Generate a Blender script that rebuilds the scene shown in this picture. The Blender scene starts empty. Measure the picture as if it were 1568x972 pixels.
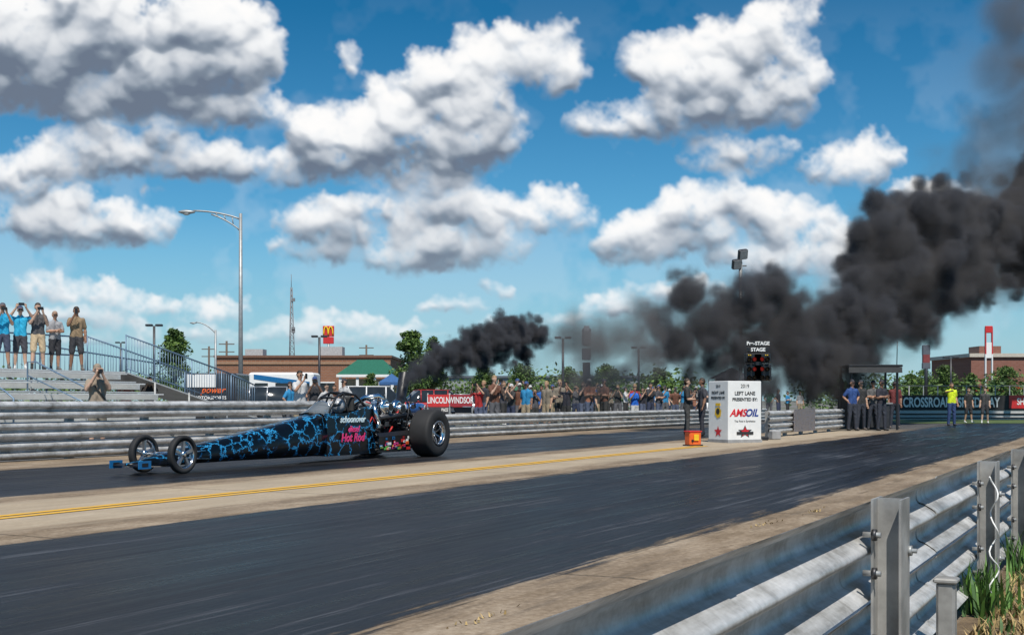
import bpy, math, random, mathutils
import numpy as np
from mathutils import Vector, Matrix
random.seed(7); np.random.seed(7)
R=random.random
U=random.uniform
F=1900.0; CX=784.0; HY=613.0; CH=1.05
TH=math.atan2(976,1900)
d=Vector((math.sin(TH),math.cos(TH),0)); n=Vector((-math.cos(TH),math.sin(TH),0))
TA=math.atan2(d.y,d.x)
def W(t,s,z=0): return d*t+n*s+Vector((0,0,z))
def PX(px,D,z=0): return Vector(((px-CX)/F*D,D,z))
def PZ(py,D): return CH+(HY-py)/F*D
def TS(px,s):
    k=(px-CX)/F
    return (s*(k*n.y-n.x))/(d.x-k*d.y)
col=bpy.context.scene.collection
def link(o,parent=None):
    col.objects.link(o)
    if parent: o.parent=parent
    return o
# ---------------------------------------------------------------- materials
MC={}
def nodes(name):
    m=bpy.data.materials.new(name); m.use_nodes=True
    nt=m.node_tree; b=nt.nodes['Principled BSDF']
    return m,nt,b
def N(nt,t,**k):
    x=nt.nodes.new(t)
    for a,v in k.items(): setattr(x,a,v)
    return x
def ramp(nt,fac,stops):
    r=nt.nodes.new('ShaderNodeValToRGB')
    while len(r.color_ramp.elements)<len(stops): r.color_ramp.elements.new(.5)
    for e,(p,c) in zip(r.color_ramp.elements,stops):
        e.position=p; e.color=(c[0],c[1],c[2],1) if hasattr(c,'__len__') else (c,c,c,1)
    nt.links.new(fac,r.inputs[0]); return r.outputs[0]
def math_(nt,op,a,b=None,c=None,clamp=False):
    x=nt.nodes.new('ShaderNodeMath'); x.operation=op; x.use_clamp=clamp
    for i,v in enumerate((a,b,c)):
        if v is None: continue
        if isinstance(v,(int,float)): x.inputs[i].default_value=v
        else: nt.links.new(v,x.inputs[i])
    return x.outputs[0]
def coord(nt,scale=(1,1,1),kind='Object'):
    tc=nt.nodes.new('ShaderNodeTexCoord'); mp=nt.nodes.new('ShaderNodeMapping')
    mp.inputs['Scale'].default_value=scale
    nt.links.new(tc.outputs[kind],mp.inputs['Vector']); return mp.outputs[0]
def noise(nt,vec,scale,detail=5,rough=.55,dist=0):
    x=N(nt,'ShaderNodeTexNoise'); x.inputs['Scale'].default_value=scale; x.inputs['Detail'].default_value=detail
    x.inputs['Roughness'].default_value=rough; x.inputs['Distortion'].default_value=dist
    if vec is not None: nt.links.new(vec,x.inputs['Vector'])
    return x.outputs['Fac']
def mixc(nt,f,a,b):
    x=nt.nodes.new('ShaderNodeMix'); x.data_type='RGBA'
    ins=[i for i in x.inputs if i.type=='RGBA']
    fi=x.inputs[0]
    if isinstance(f,(int,float)): fi.default_value=f
    else: nt.links.new(f,fi)
    for s,v in zip(ins,(a,b)):
        if hasattr(v,'__len__'): s.default_value=(v[0],v[1],v[2],1)
        else: nt.links.new(v,s)
    return [o for o in x.outputs if o.type=='RGBA'][0]
def bump(nt,b,h,strength=.3,dist=.02):
    x=nt.nodes.new('ShaderNodeBump'); x.inputs['Strength'].default_value=strength; x.inputs['Distance'].default_value=dist
    nt.links.new(h,x.inputs['Height']); nt.links.new(x.outputs[0],b.inputs['Normal'])
def M(name,c,rough=.6,metal=0,var=.18,sc=6,emis=None,coat=0):
    if name in MC: return MC[name]
    m,nt,b=nodes(name)
    f=noise(nt,coord(nt),sc,6,.6)
    lo=tuple(max(0,x*(1-var)) for x in c); hi=tuple(min(1,x*(1+var)) for x in c)
    nt.links.new(ramp(nt,f,[(.3,lo),(.7,hi)]),b.inputs['Base Color'])
    b.inputs['Roughness'].default_value=rough; b.inputs['Metallic'].default_value=metal
    if coat: b.inputs['Coat Weight'].default_value=coat
    if emis:
        b.inputs['Emission Color'].default_value=(*emis[:3],1); b.inputs['Emission Strength'].default_value=emis[3]
    MC[name]=m; return m
# ---------------------------------------------------------------- mesh builder
def unit_sphere(nu=10,nv=7):
    vs=[];fs=[]
    vs.append((0,0,1))
    for i in range(1,nv):
        a=math.pi*i/nv
        for j in range(nu):
            b=2*math.pi*j/nu; vs.append((math.sin(a)*math.cos(b),math.sin(a)*math.sin(b),math.cos(a)))
    vs.append((0,0,-1))
    for j in range(nu): fs.append((0,1+j,1+(j+1)%nu))
    for i in range(nv-2):
        for j in range(nu):
            a=1+i*nu+j;b_=1+i*nu+(j+1)%nu; fs.append((a,a+nu,b_+nu,b_))
    L=len(vs)-1
    for j in range(nu): fs.append((L,1+(nv-2)*nu+(j+1)%nu,1+(nv-2)*nu+j))
    return vs,fs
SPH={k:unit_sphere(*k) for k in ((10,7),(16,10),(8,5))}
class MB:
    def __init__(s): s.v=[];s.f=[];s.m=[];s.sm=[];s.mats=[]
    def mi(s,mat):
        if mat not in s.mats: s.mats.append(mat)
        return s.mats.index(mat)
    def add(s,vs,fs,mat,smooth=False,X=None):
        o=len(s.v)
        if X is not None: vs=[X@Vector(v) for v in vs]
        s.v.extend([tuple(v) for v in vs]); k=s.mi(mat)
        for f in fs: s.f.append(tuple(i+o for i in f)); s.m.append(k); s.sm.append(smooth)
    def box(s,c,sz,mat,rot=0,X=None,bev=0,taper=1):
        hx,hy,hz=[q/2 for q in sz]
        if bev>0:
            b=min(bev,hx*.9,hy*.9,hz*.9)
            rings=[]
            for (z,ins) in ((-hz,b),(-hz+b,0),(hz-b,0),(hz,b)):
                a=hx-ins;e=hy-ins
                pts=[]
                for sx,sy in ((1,1),(-1,1),(-1,-1),(1,-1)):
                    p1=(sx*(a-(b if (sx*sy>0) else 0)),sy*(e-(0 if sx*sy>0 else b)),z)
                    p2=(sx*(a-(0 if (sx*sy>0) else b)),sy*(e-(b if sx*sy>0 else 0)),z)
                    pts+= [p2,p1]
                ang=sorted(pts,key=lambda p:math.atan2(p[1]/max(e,1e-6),p[0]/max(a,1e-6)))
                rings.append(ang)
            vs=[p for r in rings for p in r]; fs=[]
            for i in range(3):
                for j in range(8):
                    fs.append((i*8+j,i*8+(j+1)%8,(i+1)*8+(j+1)%8,(i+1)*8+j))
            fs.append(tuple(range(7,-1,-1))); fs.append(tuple(range(24,32)))
        else:
            vs=[(x*hx*(taper if z>0 else 1),y*hy*(taper if z>0 else 1),z*hz) for z in(-1,1) for y in(-1,1) for x in(-1,1)]
            fs=[(0,2,3,1),(4,5,7,6),(0,1,5,4),(2,6,7,3),(0,4,6,2),(1,3,7,5)]
        T=Matrix.Translation(Vector(c))@Matrix.Rotation(rot,4,'Z')
        if X is not None: T=X@T
        s.add(vs,fs,mat,False,T)
    def tube(s,pts,rad,mat,seg=8,caps=True,smooth=True,closed=False):
        pts=[Vector(p) for p in pts]
        if not hasattr(rad,'__len__'): rad=[rad]*len(pts)
        vs=[];fs=[];up=None
        L=len(pts)
        for i,p in enumerate(pts):
            if closed: tg=(pts[(i+1)%L]-pts[i-1])
            else: tg=(pts[min(i+1,L-1)]-pts[max(i-1,0)])
            tg.normalize()
            if up is None:
                up=Vector((0,0,1)) if abs(tg.z)<.9 else Vector((1,0,0))
            a=tg.cross(up)
            if a.length<1e-4: a=tg.cross(Vector((1,.3,.2)))
            a.normalize(); b=a.cross(tg).normalized(); up=b
            for j in range(seg):
                q=2*math.pi*j/seg; vs.append(p+(a*math.cos(q)+b*math.sin(q))*rad[i])
        for i in range(L-1 if not closed else L):
            for j in range(seg):
                i2=(i+1)%L
                fs.append((i*seg+j,i*seg+(j+1)%seg,i2*seg+(j+1)%seg,i2*seg+j))
        s.add(vs,fs,mat,smooth)
        if caps and not closed:
            o=len(s.v)-len(vs);k=s.mi(mat)
            s.f.append(tuple(o+j for j in range(seg))[::-1]);s.m.append(k);s.sm.append(False)
            s.f.append(tuple(o+(L-1)*seg+j for j in range(seg)));s.m.append(k);s.sm.append(False)
    def sphere(s,c,r,mat,X=None,k=(10,7)):
        if not hasattr(r,'__len__'): r=(r,r,r)
        vs,fs=SPH[k]
        T=Matrix.Translation(Vector(c)) if X is None else X@Matrix.Translation(Vector(c))
        s.add([(v[0]*r[0],v[1]*r[1],v[2]*r[2]) for v in vs],fs,mat,True,T)
    def loft(s,rings,mat,smooth=True,caps=True,closed=True):
        k=len(rings[0]);vs=[p for r in rings for p in r];fs=[]
        for i in range(len(rings)-1):
            for j in range(k if closed else k-1):
                fs.append((i*k+j,i*k+(j+1)%k,(i+1)*k+(j+1)%k,(i+1)*k+j))
        if caps: fs.append(tuple(range(k))[::-1]);fs.append(tuple((len(rings)-1)*k+j for j in range(k)))
        s.add(vs,fs,mat,smooth)
    def lathe(s,prof,c,axis,mat,seg=24,smooth=True):
        ax=Vector(axis).normalized(); u=ax.orthogonal().normalized(); w=ax.cross(u)
        c=Vector(c); rings=[]
        for r,h in prof:
            rings.append([c+ax*h+(u*math.cos(2*math.pi*j/seg)+w*math.sin(2*math.pi*j/seg))*r for j in range(seg)])
        s.loft(rings,mat,smooth,False)
    def build(s,name,loc=(0,0,0),rot=0,parent=None,fix=True):
        me=bpy.data.meshes.new(name); me.from_pydata(s.v,[],s.f)
        for m in s.mats: me.materials.append(m)
        me.polygons.foreach_set('material_index',s.m); me.polygons.foreach_set('use_smooth',s.sm)
        if fix:
            import bmesh
            bm=bmesh.new(); bm.from_mesh(me); bmesh.ops.recalc_face_normals(bm,faces=bm.faces); bm.to_mesh(me); bm.free()
        me.update()
        o=bpy.data.objects.new(name,me); o.location=loc; o.rotation_euler=(0,0,rot); link(o,parent); return o
def text(body,size,loc,m,mat,parent=None,name='lettering',ex=.002,align='CENTER',bold=0,xs=1,shear=0):
    cu=bpy.data.curves.new(name,'FONT'); cu.body=body; cu.size=size; cu.extrude=ex; cu.align_x=align; cu.align_y='CENTER'; cu.offset=bold; cu.shear=shear
    to=bpy.data.objects.new('tmp',cu); col.objects.link(to)
    dg=bpy.context.evaluated_depsgraph_get()
    me=bpy.data.meshes.new_from_object(to.evaluated_get(dg)); bpy.data.objects.remove(to)
    me.name=name; me.materials.clear(); me.materials.append(mat)
    m=Vector(m).normalized(); z=Vector((0,0,1)); r=z.cross(m)
    mx=Matrix(((r.x*xs,z.x,m.x,loc[0]),(r.y*xs,z.y,m.y,loc[1]),(r.z*xs,z.z,m.z,loc[2]),(0,0,0,1)))
    me.transform(mx)
    o=bpy.data.objects.new(name,me); link(o,parent); return o
# ---------------------------------------------------------------- common mats
white=M('white_paint',(.78,.78,.76),.45,var=.05); black=M('black_paint',(.015,.015,.017),.4)
rubber=M('tire_rubber',(.018,.018,.019),.75); chrome=M('chrome',(.75,.76,.78),.18,1,.08); darkmetal=M('dark_metal',(.07,.07,.075),.45,.7)
steel=M('galv_pole',(.33,.34,.34),.5,.4); redp=M('red_paint',(.55,.03,.03),.45); yellowp=M('yellow_paint',(.8,.5,.02),.5)
bluep=M('blue_paint',(.01,.13,.32),.35); orangep=M('orange_paint',(.75,.13,.02),.5); greenp=M('green_roof',(.02,.13,.08),.6)
glass=M('dark_glass',(.02,.025,.03),.08); rimm=M('rim_alloy',(.45,.46,.48),.3,.9,.1)
def galv_mat():
    m,nt,b=nodes('galvanised_steel'); v=coord(nt)
    a=noise(nt,v,3.5,6,.65); vs=coord(nt,(1.2,9,9)); st=noise(nt,vs,2.2,5,.6); sp=noise(nt,v,38,3,.6)
    f=math_(nt,'ADD',math_(nt,'MULTIPLY',a,.5),math_(nt,'ADD',math_(nt,'MULTIPLY',st,.35),math_(nt,'MULTIPLY',sp,.15)))
    c=ramp(nt,f,[(.38,(.26,.255,.24)),(.5,(.50,.50,.49)),(.62,(.70,.70,.70))])
    gr=noise(nt,coord(nt,(7,1,1.2)),1.5,6,.7)
    c=mixc(nt,ramp(nt,gr,[(.55,0),(.72,.6)]),c,(.15,.13,.105))
    nt.links.new(c,b.inputs['Base Color']); b.inputs['Metallic'].default_value=.3
    nt.links.new(ramp(nt,a,[(.3,.38),(.7,.6)]),b.inputs['Roughness']); bump(nt,b,math_(nt,'ADD',a,math_(nt,'MULTIPLY',sp,.1)),.35,.02)
    return m
galv=galv_mat()
# ---------------------------------------------------------------- ground and track
def ground_mat():
    m,nt,b=nodes('ground_mix'); v=coord(nt)
    a=noise(nt,v,.03,4); f=noise(nt,v,1.5,6,.7)
    pav=ramp(nt,f,[(.3,(.12,.115,.105)),(.7,(.2,.19,.175))]); gr=ramp(nt,f,[(.3,(.035,.055,.015)),(.7,(.09,.12,.035))])
    nt.links.new(mixc(nt,ramp(nt,a,[(.52,0),(.6,1)]),pav,gr),b.inputs['Base Color']); b.inputs['Roughness'].default_value=.9
    return m
g=MB(); gm=ground_mat(); g.add([(-2500,-400,-.02),(2500,-400,-.02),(2500,3500,-.02),(-2500,3500,-.02)],[(0,1,2,3)],gm); g.build('ground')
def track_mat():
    m,nt,b=nodes('track_surface_mat'); v=coord(nt)
    sep=N(nt,'ShaderNodeSeparateXYZ'); nt.links.new(v,sep.inputs[0]); y=sep.outputs[1]; x=sep.outputs[0]
    en=noise(nt,coord(nt,(.5,2.5,1)),1.2,6,.7); en2=noise(nt,coord(nt,(.15,9,1)),1.0,5,.7)
    ey=math_(nt,'ADD',math_(nt,'MULTIPLY',math_(nt,'SUBTRACT',en,.5),.55),math_(nt,'MULTIPLY',math_(nt,'SUBTRACT',en2,.5),.7))
    yy=math_(nt,'ADD',y,ey)
    def band(a,c,s=.1):
        p=math_(nt,'DIVIDE',math_(nt,'SUBTRACT',yy,a),s,clamp=True); q=math_(nt,'DIVIDE',math_(nt,'SUBTRACT',c,yy),s,clamp=True)
        return math_(nt,'MULTIPLY',p,q)
    l=math_(nt,'MAXIMUM',band(3.15,7.5),band(10.95,15.5,.16))
    st=noise(nt,coord(nt,(.10,5,1)),1.4,7,.68); st2=noise(nt,coord(nt,(.3,1.6,1)),.8,5,.6); fine=noise(nt,v,45,4,.7)
    st3=noise(nt,coord(nt,(.35,18,1)),1.6,6,.72)
    f=math_(nt,'ADD',math_(nt,'MULTIPLY',st,.42),math_(nt,'ADD',math_(nt,'MULTIPLY',st2,.28),math_(nt,'MULTIPLY',st3,.30)))
    rub=ramp(nt,f,[(.44,(.0015,.002,.003)),(.49,(.004,.0055,.008)),(.535,(.012,.015,.02)),(.60,(.085,.093,.105))])
    rub=mixc(nt,ramp(nt,fine,[(.55,0),(.8,.22)]),rub,(.045,.05,.058))
    # groove: darker band where the tyres run
    def groove(c,w): return math_(nt,'SUBTRACT',1,math_(nt,'DIVIDE',math_(nt,'ABSOLUTE',math_(nt,'SUBTRACT',yy,c)),w),clamp=True)
    gv=math_(nt,'MAXIMUM',math_(nt,'MAXIMUM',groove(4.7,.55),groove(6.1,.55)),math_(nt,'MAXIMUM',groove(12.1,.55),groove(13.5,.55)))
    rub=mixc(nt,math_(nt,'MULTIPLY',gv,.6),rub,(.003,.0035,.005))
    pt=noise(nt,coord(nt,(.5,1.6,1)),.8,5,.6); rub=mixc(nt,ramp(nt,pt,[(.60,0),(.66,.7)]),rub,(.003,.004,.006))
    cn=noise(nt,coord(nt,(.6,1.5,1)),1.1,7,.7); cf=noise(nt,v,25,5,.75)
    con=ramp(nt,math_(nt,'ADD',math_(nt,'MULTIPLY',cn,.6),math_(nt,'MULTIPLY',cf,.4)),[(.33,(.10,.074,.05)),(.5,(.235,.18,.125)),(.66,(.41,.335,.25))])
    stn=noise(nt,coord(nt,(.4,3,1)),2.2,6,.7); con=mixc(nt,ramp(nt,stn,[(.53,0),(.70,.65)]),con,(.085,.068,.052))
    md=band(8.0,10.6,.3); con=mixc(nt,math_(nt,'MULTIPLY',md,.5),con,(.50,.42,.31))
    jx=math_(nt,'ABSOLUTE',math_(nt,'SUBTRACT',math_(nt,'FRACT',math_(nt,'DIVIDE',math_(nt,'ADD',x,math_(nt,'MULTIPLY',en,.12)),4.6)),.5))
    j=math_(nt,'LESS_THAN',jx,.004)
    con=mixc(nt,math_(nt,'MULTIPLY',j,.7),con,(.06,.05,.04))
    jy=math_(nt,'LESS_THAN',math_(nt,'ABSOLUTE',math_(nt,'SUBTRACT',math_(nt,'ADD',y,math_(nt,'MULTIPLY',en,.06)),1.75)),.012)
    con=mixc(nt,math_(nt,'MULTIPLY',jy,.8),con,(.05,.04,.03))
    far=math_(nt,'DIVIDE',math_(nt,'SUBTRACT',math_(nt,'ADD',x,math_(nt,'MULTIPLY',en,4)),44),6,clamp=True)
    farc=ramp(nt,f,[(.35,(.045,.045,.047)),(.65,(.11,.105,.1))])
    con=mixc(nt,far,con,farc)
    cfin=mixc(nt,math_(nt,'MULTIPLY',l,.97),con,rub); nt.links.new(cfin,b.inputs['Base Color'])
    rr=ramp(nt,f,[(.43,.24),(.57,.62)])
    ro=nt.nodes.new('ShaderNodeMix'); ro.data_type='FLOAT'; nt.links.new(l,ro.inputs[0]); ro.inputs[2].default_value=.9; nt.links.new(rr,ro.inputs[3])
    nt.links.new(ro.outputs[0],b.inputs['Roughness'])
    nt.links.new(ramp(nt,f,[(.45,.03),(.58,.30)]),b.inputs['Specular IOR Level'])
    h=math_(nt,'ADD',math_(nt,'MULTIPLY',cf,.6),math_(nt,'MULTIPLY',fine,.4)); bump(nt,b,h,.4,.012)
    return m
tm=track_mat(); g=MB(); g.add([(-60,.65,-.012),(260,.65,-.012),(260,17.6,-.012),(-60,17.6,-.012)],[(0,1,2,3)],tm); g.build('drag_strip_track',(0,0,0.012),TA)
ypm,nt,b=nodes('worn_yellow_line'); f=noise(nt,coord(nt,(.8,6,1)),3,7,.75)
nt.links.new(mixc(nt,ramp(nt,f,[(.5,0),(.68,1)]),(.74,.40,.015),(.4,.33,.2)),b.inputs['Base Color']); b.inputs['Roughness'].default_value=.7
g=MB()
for s in (9.08,9.27):
    g.add([(-40,s-.055,.006),(27.5,s-.055,.006),(27.5,s+.055,.006),(-40,s+.055,.006)],[(0,1,2,3)],ypm)
g.build('yellow_centre_line',(0,0,0),TA)
dm,nt,b=nodes('dirt'); f=noise(nt,coord(nt),6,8,.75)
nt.links.new(ramp(nt,f,[(.3,(.09,.06,.035)),(.55,(.2,.14,.08)),(.75,(.33,.25,.15))]),b.inputs['Base Color']); b.inputs['Roughness'].default_value=.95; bump(nt,b,f,.8,.05)
g=MB(); g.add([(-20,-12,.004),(80,-12,.004),(80,.80,.004),(-20,.80,.004)],[(0,1,2,3)],dm); g.build('dirt_verge',(0,0,0),TA)
def blades(name,pts,h,mats,rot=0,lean=.5):
    g=MB()
    for (x,y,z) in pts:
        a=U(0,6.28);hh=h*U(.4,1.2);w=U(.004,.009)*(1+h);l=U(.1,lean)*hh;dx,dy=math.cos(a),math.sin(a)
        g.add([(x-dy*w,y+dx*w,z),(x+dy*w,y-dx*w,z),(x+dx*l*.4+dy*w*.7,y+dy*l*.4-dx*w*.7,z+hh*.6),(x+dx*l*.4-dy*w*.7,y+dy*l*.4+dx*w*.7,z+hh*.6),(x+dx*l,y+dy*l,z+hh)],[(0,1,2,3),(3,2,4)],random.choice(mats))
    return g.build(name,(0,0,0),rot,fix=False)
straw=M('straw',(.42,.3,.13),.8); straw2=M('straw_dark',(.22,.16,.07),.8); leafg=M('weed_green',(.09,.2,.03),.6,var=.4); leafg2=M('weed_green_dark',(.04,.1,.02),.6,var=.4)
pts=[(U(3,12),.70-abs(random.gauss(0,.9)),.004) for _ in range(9000)]
blades('dry_grass',pts,.06,[straw,straw,straw2,leafg2],TA,1.2)
pts=[(6.5+random.gauss(0,.10),.72+random.gauss(0,.05),.004) for _ in range(170)]+[(8.3+random.gauss(0,.2),.70+random.gauss(0,.06),.004) for _ in range(90)]
blades('weeds',pts,.24,[leafg,leafg2],TA,.7)
pts=[]
for _ in range(70):
    cx,cy=U(2.5,24),random.choice([U(1.0,3.1),1.75+random.gauss(0,.05)]); sx_=U(.05,.3)
    pts+=[(cx+random.gauss(0,sx_),cy+random.gauss(0,.03),.004) for _ in range(22)]
blades('dry_weed_tufts',pts,.022,[straw,straw2,straw2],TA,2)
gmat,nt,b=nodes('grass_field'); f=noise(nt,coord(nt),2,8,.7); nt.links.new(ramp(nt,f,[(.3,(.04,.075,.015)),(.7,(.11,.15,.04))]),b.inputs['Base Color']); b.inputs['Roughness'].default_value=.9
g=MB(); g.add([(17.5,56.5,.018),(80,56.5,.018),(80,66,.018),(20,66,.018)],[(0,1,2,3)],gmat); g.build('grass_strip')
# ---------------------------------------------------------------- guard rails
def wprof():
    half=[(.0,-.156),(.004,-.150),(.014,-.143),(.030,-.132),(.050,-.120)]
    half+=[(.062+.021*math.cos(a),-.0800+.036*math.sin(a)) for a in np.linspace(-1.25,1.25,9)]
    half+=[(.050,-.040),(.034,-.030),(.018,-.021),(.007,-.013),(.001,-.006),(.0,0)]
    return half+[(p,-z) for p,z in half[::-1][1:]]
def beam(g,t0,t1,y,zc,side,mat,seg=3.8):
    t=t0
    k=0
    while t<t1-.01:
        e=min(t+seg+.12,t1+.12); off=.004*(k%2)
        dz=U(-.004,.004)
        for q_,sm in ((0,True),(-.005,True)):
            g.loft([[(xx,y+side*(p+off+q_),zc+z+dz) for p,z in wprof()] for xx in (t,e)],mat,sm,False,False)
        for xx in (t,e): g.loft([[(xx,y+side*(p+off+q_),zc+z+dz) for p,z in wprof()] for q_ in (0,-.005)],mat,False,False,False)
        for q in (.05,.1): g.sphere((e-q,y+side*.01,zc),.014,steel,k=(8,5))
        t+=seg; k+=1
g=MB()
YB=.79
for zc in (.575,.245): beam(g,-6,60,YB,zc,+1,galv,2.85)
postm=M('post_galv_dull',(.34,.335,.32),.55,.3,.35,7)
for t in (-1.5,4.06,6.76,8.5,10.4,12.3,14.2,16.1,18,20,24,28,32,36,40,44,48,52,56):
    g.box((t,YB-.10,.36),(.15,.008,.76),postm); g.box((t,YB-.015,.36),(.15,.008,.76),postm); g.box((t,YB-.057,.36),(.008,.076,.76),postm)
    for z in (.24,.57):
        g.tube([(t+.055,YB-.13,z),(t+.055,YB+.02,z)],.008,steel,6); g.tube([(t+.055,YB-.115,z),(t+.055,YB-.103,z)],.018,steel,6)
        for q in (-.06,.06): g.tube([(t-.09,YB-.045,z+q),(t-.09,YB+.01,z+q)],.010,steel,6); g.tube([(t-.09,YB-.032,z+q),(t-.09,YB-.018,z+q)],.020,darkmetal,6)
g.box((5.05,.70,.17),(.07,.07,.36),postm,bev=.01); g.box((5.05,.70,.355),(.09,.09,.02),postm,bev=.006)
wp=[]
for i in range(30):
    z=.68-i*.02; wp.append((6.42+.03*math.sin(i*.9),.67+.02*math.cos(i*.7),z))
g.tube(wp,.004,white,5)
g.build('guard_rail',(0,0,0),TA,fix=False)
def far_rail(name,t0,t1,y,zs,post_h,side=-1):
    g=MB()
    for zc in zs: beam(g,t0,t1,y,zc,side,galv)
    t=t0+.3
    while t<t1:
        g.box((t,y+.09*(-side),post_h/2),(.15,.10,post_h),postm); t+=1.9
    return g.build(name,(0,0,0),TA,fix=False)
far_rail('guard_rail',-20,TS(560,17.4),17.4,(.175,.52,.88),1.03)
far_rail('guard_rail',TS(560,17.4)+.4,62,17.4,(.17,.51),.66)
mr=far_rail('guard_rail',34.5,44,9.6,(.25,.60),.75)
g=MB(); bm_,nt,b=nodes('banner_print'); f=noise(nt,coord(nt,(3,3,9)),2,5,.7); nt.links.new(ramp(nt,f,[(.35,(.06,.08,.12)),(.5,(.25,.2,.17)),(.65,(.12,.16,.25))]),b.inputs['Base Color'])
g.box((0,0,0),(2.6,.02,.68),bm_); g.build('rail_banner',W(38.2,9.46,.45),TA)
# ---------------------------------------------------------------- people
def rcone(g,a,b,ra,rb,mat):
    a=Vector(a);b=Vector(b)
    g.sphere(a,ra,mat); g.sphere(b,rb,mat)
    if (b-a).length>1e-3: g.tube([a,b],[ra*.995,rb*.995],mat,10)
SKINS=[(.45,.27,.18),(.40,.22,.14),(.50,.32,.23),(.25,.13,.08)]
def person(name,loc,yaw,pose,shirt,pants,hair=(.04,.025,.015),shorts=True,cap=None,h=1.76,skin=None,vox=.022,glasses=False,long=False,fem=False,lean=0,bag=None,parent=None):
    loc=Vector(loc)
    sk=skin or random.choice(SKINS)
    mk=lambda nm,c,r=.8: M('%s_%.3f_%.3f_%.3f'%(nm,*c),c,r,var=.15,sc=9)
    mats=[mk('skin',sk,.55),mk('shirt_cloth',shirt),mk('trouser_cloth',pants),mk('shoe',random.choice([(.6,.6,.58),(.03,.03,.03),(.12,.1,.09)])),mk('hair',hair,.6),mk('cap_cloth',cap if cap else hair),black]
    SK,SH,PA,SO,HA,CA,BK=range(7)
    P=[]
    def a(p,q,r1,r2,m): P.append((Vector(p),Vector(q),r1,r2,m))
    wS=.165 if not fem else .145
    j=lambda s:random.uniform(-s,s)
    for sx in (-1,1):
        a((sx*.075,.0,.95),(sx*.065,-.005,1.14),.105,.098,SH); a((sx*.065,-.005,1.14),(sx*(wS-.07),0,1.36),.098,.105,SH)
        a((sx*(wS-.09),.01,1.38),(sx*.02,.012,1.475),.085,.06,SH)
        a((sx*.07,.01,.885),(sx*.072,.005,.93),.112,.108,PA)
    a((0,.012,1.46),(0,-.008,1.56),.056,.052,SK)
    a((0,.0,1.665),(0,-.012,1.655),.082,.080,SK); a((0,-.03,1.62),(0,-.045,1.575),.062,.042,SK); a((0,.02,1.67),(0,.02,1.66),.088,.085,HA if not cap else CA)
    a((0,.005,1.70),(0,-.012,1.705),.084,.078,HA if not cap else CA)
    a((0,-.095,1.635),(0,-.108,1.618),.012,.013,SK)
    for sx in (-1,1): a((sx*.083,.0,1.65),(sx*.086,.0,1.62),.016,.012,SK)
    if long: a((0,.05,1.66),(0,.075,1.46),.075,.05,HA)
    else: a((0,.045,1.64),(0,.05,1.6),.06,.045,HA)
    st=random.uniform(.0,.05); fl=j(.09)
    for sx in (-1,1):
        y=fl*sx
        hip=(sx*.085,.0,.90); kn=(sx*(.1+st*.6),y*.4-.015,.49); an=(sx*(.115+st),y+.02,.085)
        if shorts:
            a(hip,(kn[0],kn[1]+.0,.52),.105,.085,PA); a(kn,(kn[0]*.7+an[0]*.3,kn[1]*.7+an[1]*.3+.012,.36),.056,.058,SK); a((kn[0]*.7+an[0]*.3,kn[1]*.7+an[1]*.3+.012,.36),an,.058,.036,SK)
            a((an[0],an[1],.16),an,.042,.042,SO)
        else:
            a(hip,kn,.103,.068,PA); a(kn,(an[0],an[1]-.0,.1),.070,.06,PA)
        a((an[0],an[1]+.02,.05),(an[0]+sx*.02,an[1]-.15,.035),.045,.036,SO)
    hands=[]
    poses={'phone':[((.225,-.15,1.20),(.07,-.31,1.50)),]*2,
      'camera':[((.22,-.13,1.24),(.06,-.24,1.56)),]*2,
      'stand':[((.225,.03,1.14),(.235,-.06,.89)),]*2,
      'cross':[((.235,-.05,1.16),(.0,-.20,1.20)),]*2,
      'hip':[((.32,.06,1.18),(.17,-.02,1.0)),]*2,
      'over':[((.30,-.10,1.45),(.13,-.22,1.70)),]*2,
      'hold':[((.235,-.04,1.13),(.12,-.27,1.12)),]*2,
      'one':[((.245,-.15,1.24),(.08,-.30,1.52)),((.225,.03,1.14),(.235,-.06,.89))],
      'reach':[((.30,-.16,1.36),(.22,-.42,1.42)),((.225,.03,1.14),(.235,-.06,.89))]}[pose]
    for i,sx in enumerate((-1,1)):
        el,wr=poses[i]; el=Vector((el[0]*sx+j(.015),el[1]+j(.02),el[2]+j(.02))); wr=Vector((wr[0]*sx,wr[1]+j(.01),wr[2]+j(.01)))
        s0=Vector((sx*wS,.005,1.405))
        mid=s0.lerp(el,.72)
        a(s0,el,.056,.041,SK); a(s0,mid,.068,.064,SH)
        if pose=='cross' and i==1: wr.z-=.04
        a(el,el.lerp(wr,.3),.042,.043,SK); a(el.lerp(wr,.3),wr,.043,.028,SK)
        fd=(wr-el).normalized()
        if pose in('phone','camera','over') or (pose=='one' and i==0): fd=(fd+Vector((0,0,1.2))).normalized()
        pm=wr+fd*.06
        a(wr,pm,.028,.036,SK); hands.append((wr,pm,fd,sx))
    g=MB()
    for p in P: rcone(g,p[0],p[1],p[2],p[3],black)
    me=bpy.data.meshes.new('tmp'); me.from_pydata(g.v,[],g.f)
    to=bpy.data.objects.new('tmp',me); col.objects.link(to)
    md=to.modifiers.new('r','REMESH'); md.mode='VOXEL'; md.voxel_size=vox
    ms=to.modifiers.new('s','SMOOTH'); ms.factor=.5; ms.iterations=2
    dg=bpy.context.evaluated_depsgraph_get(); m2=bpy.data.meshes.new_from_object(to.evaluated_get(dg)); bpy.data.objects.remove(to)
    nv=len(m2.vertices); V=np.zeros(nv*3); m2.vertices.foreach_get('co',V); V=V.reshape(-1,3)
    nf=len(m2.polygons)
    faces=[tuple(p.vertices) for p in m2.polygons]
    C=np.array([V[list(f)].mean(0) for f in faces]) if nf else np.zeros((0,3))
    best=np.full(nf,1e9); mi=np.zeros(nf,int)
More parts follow.
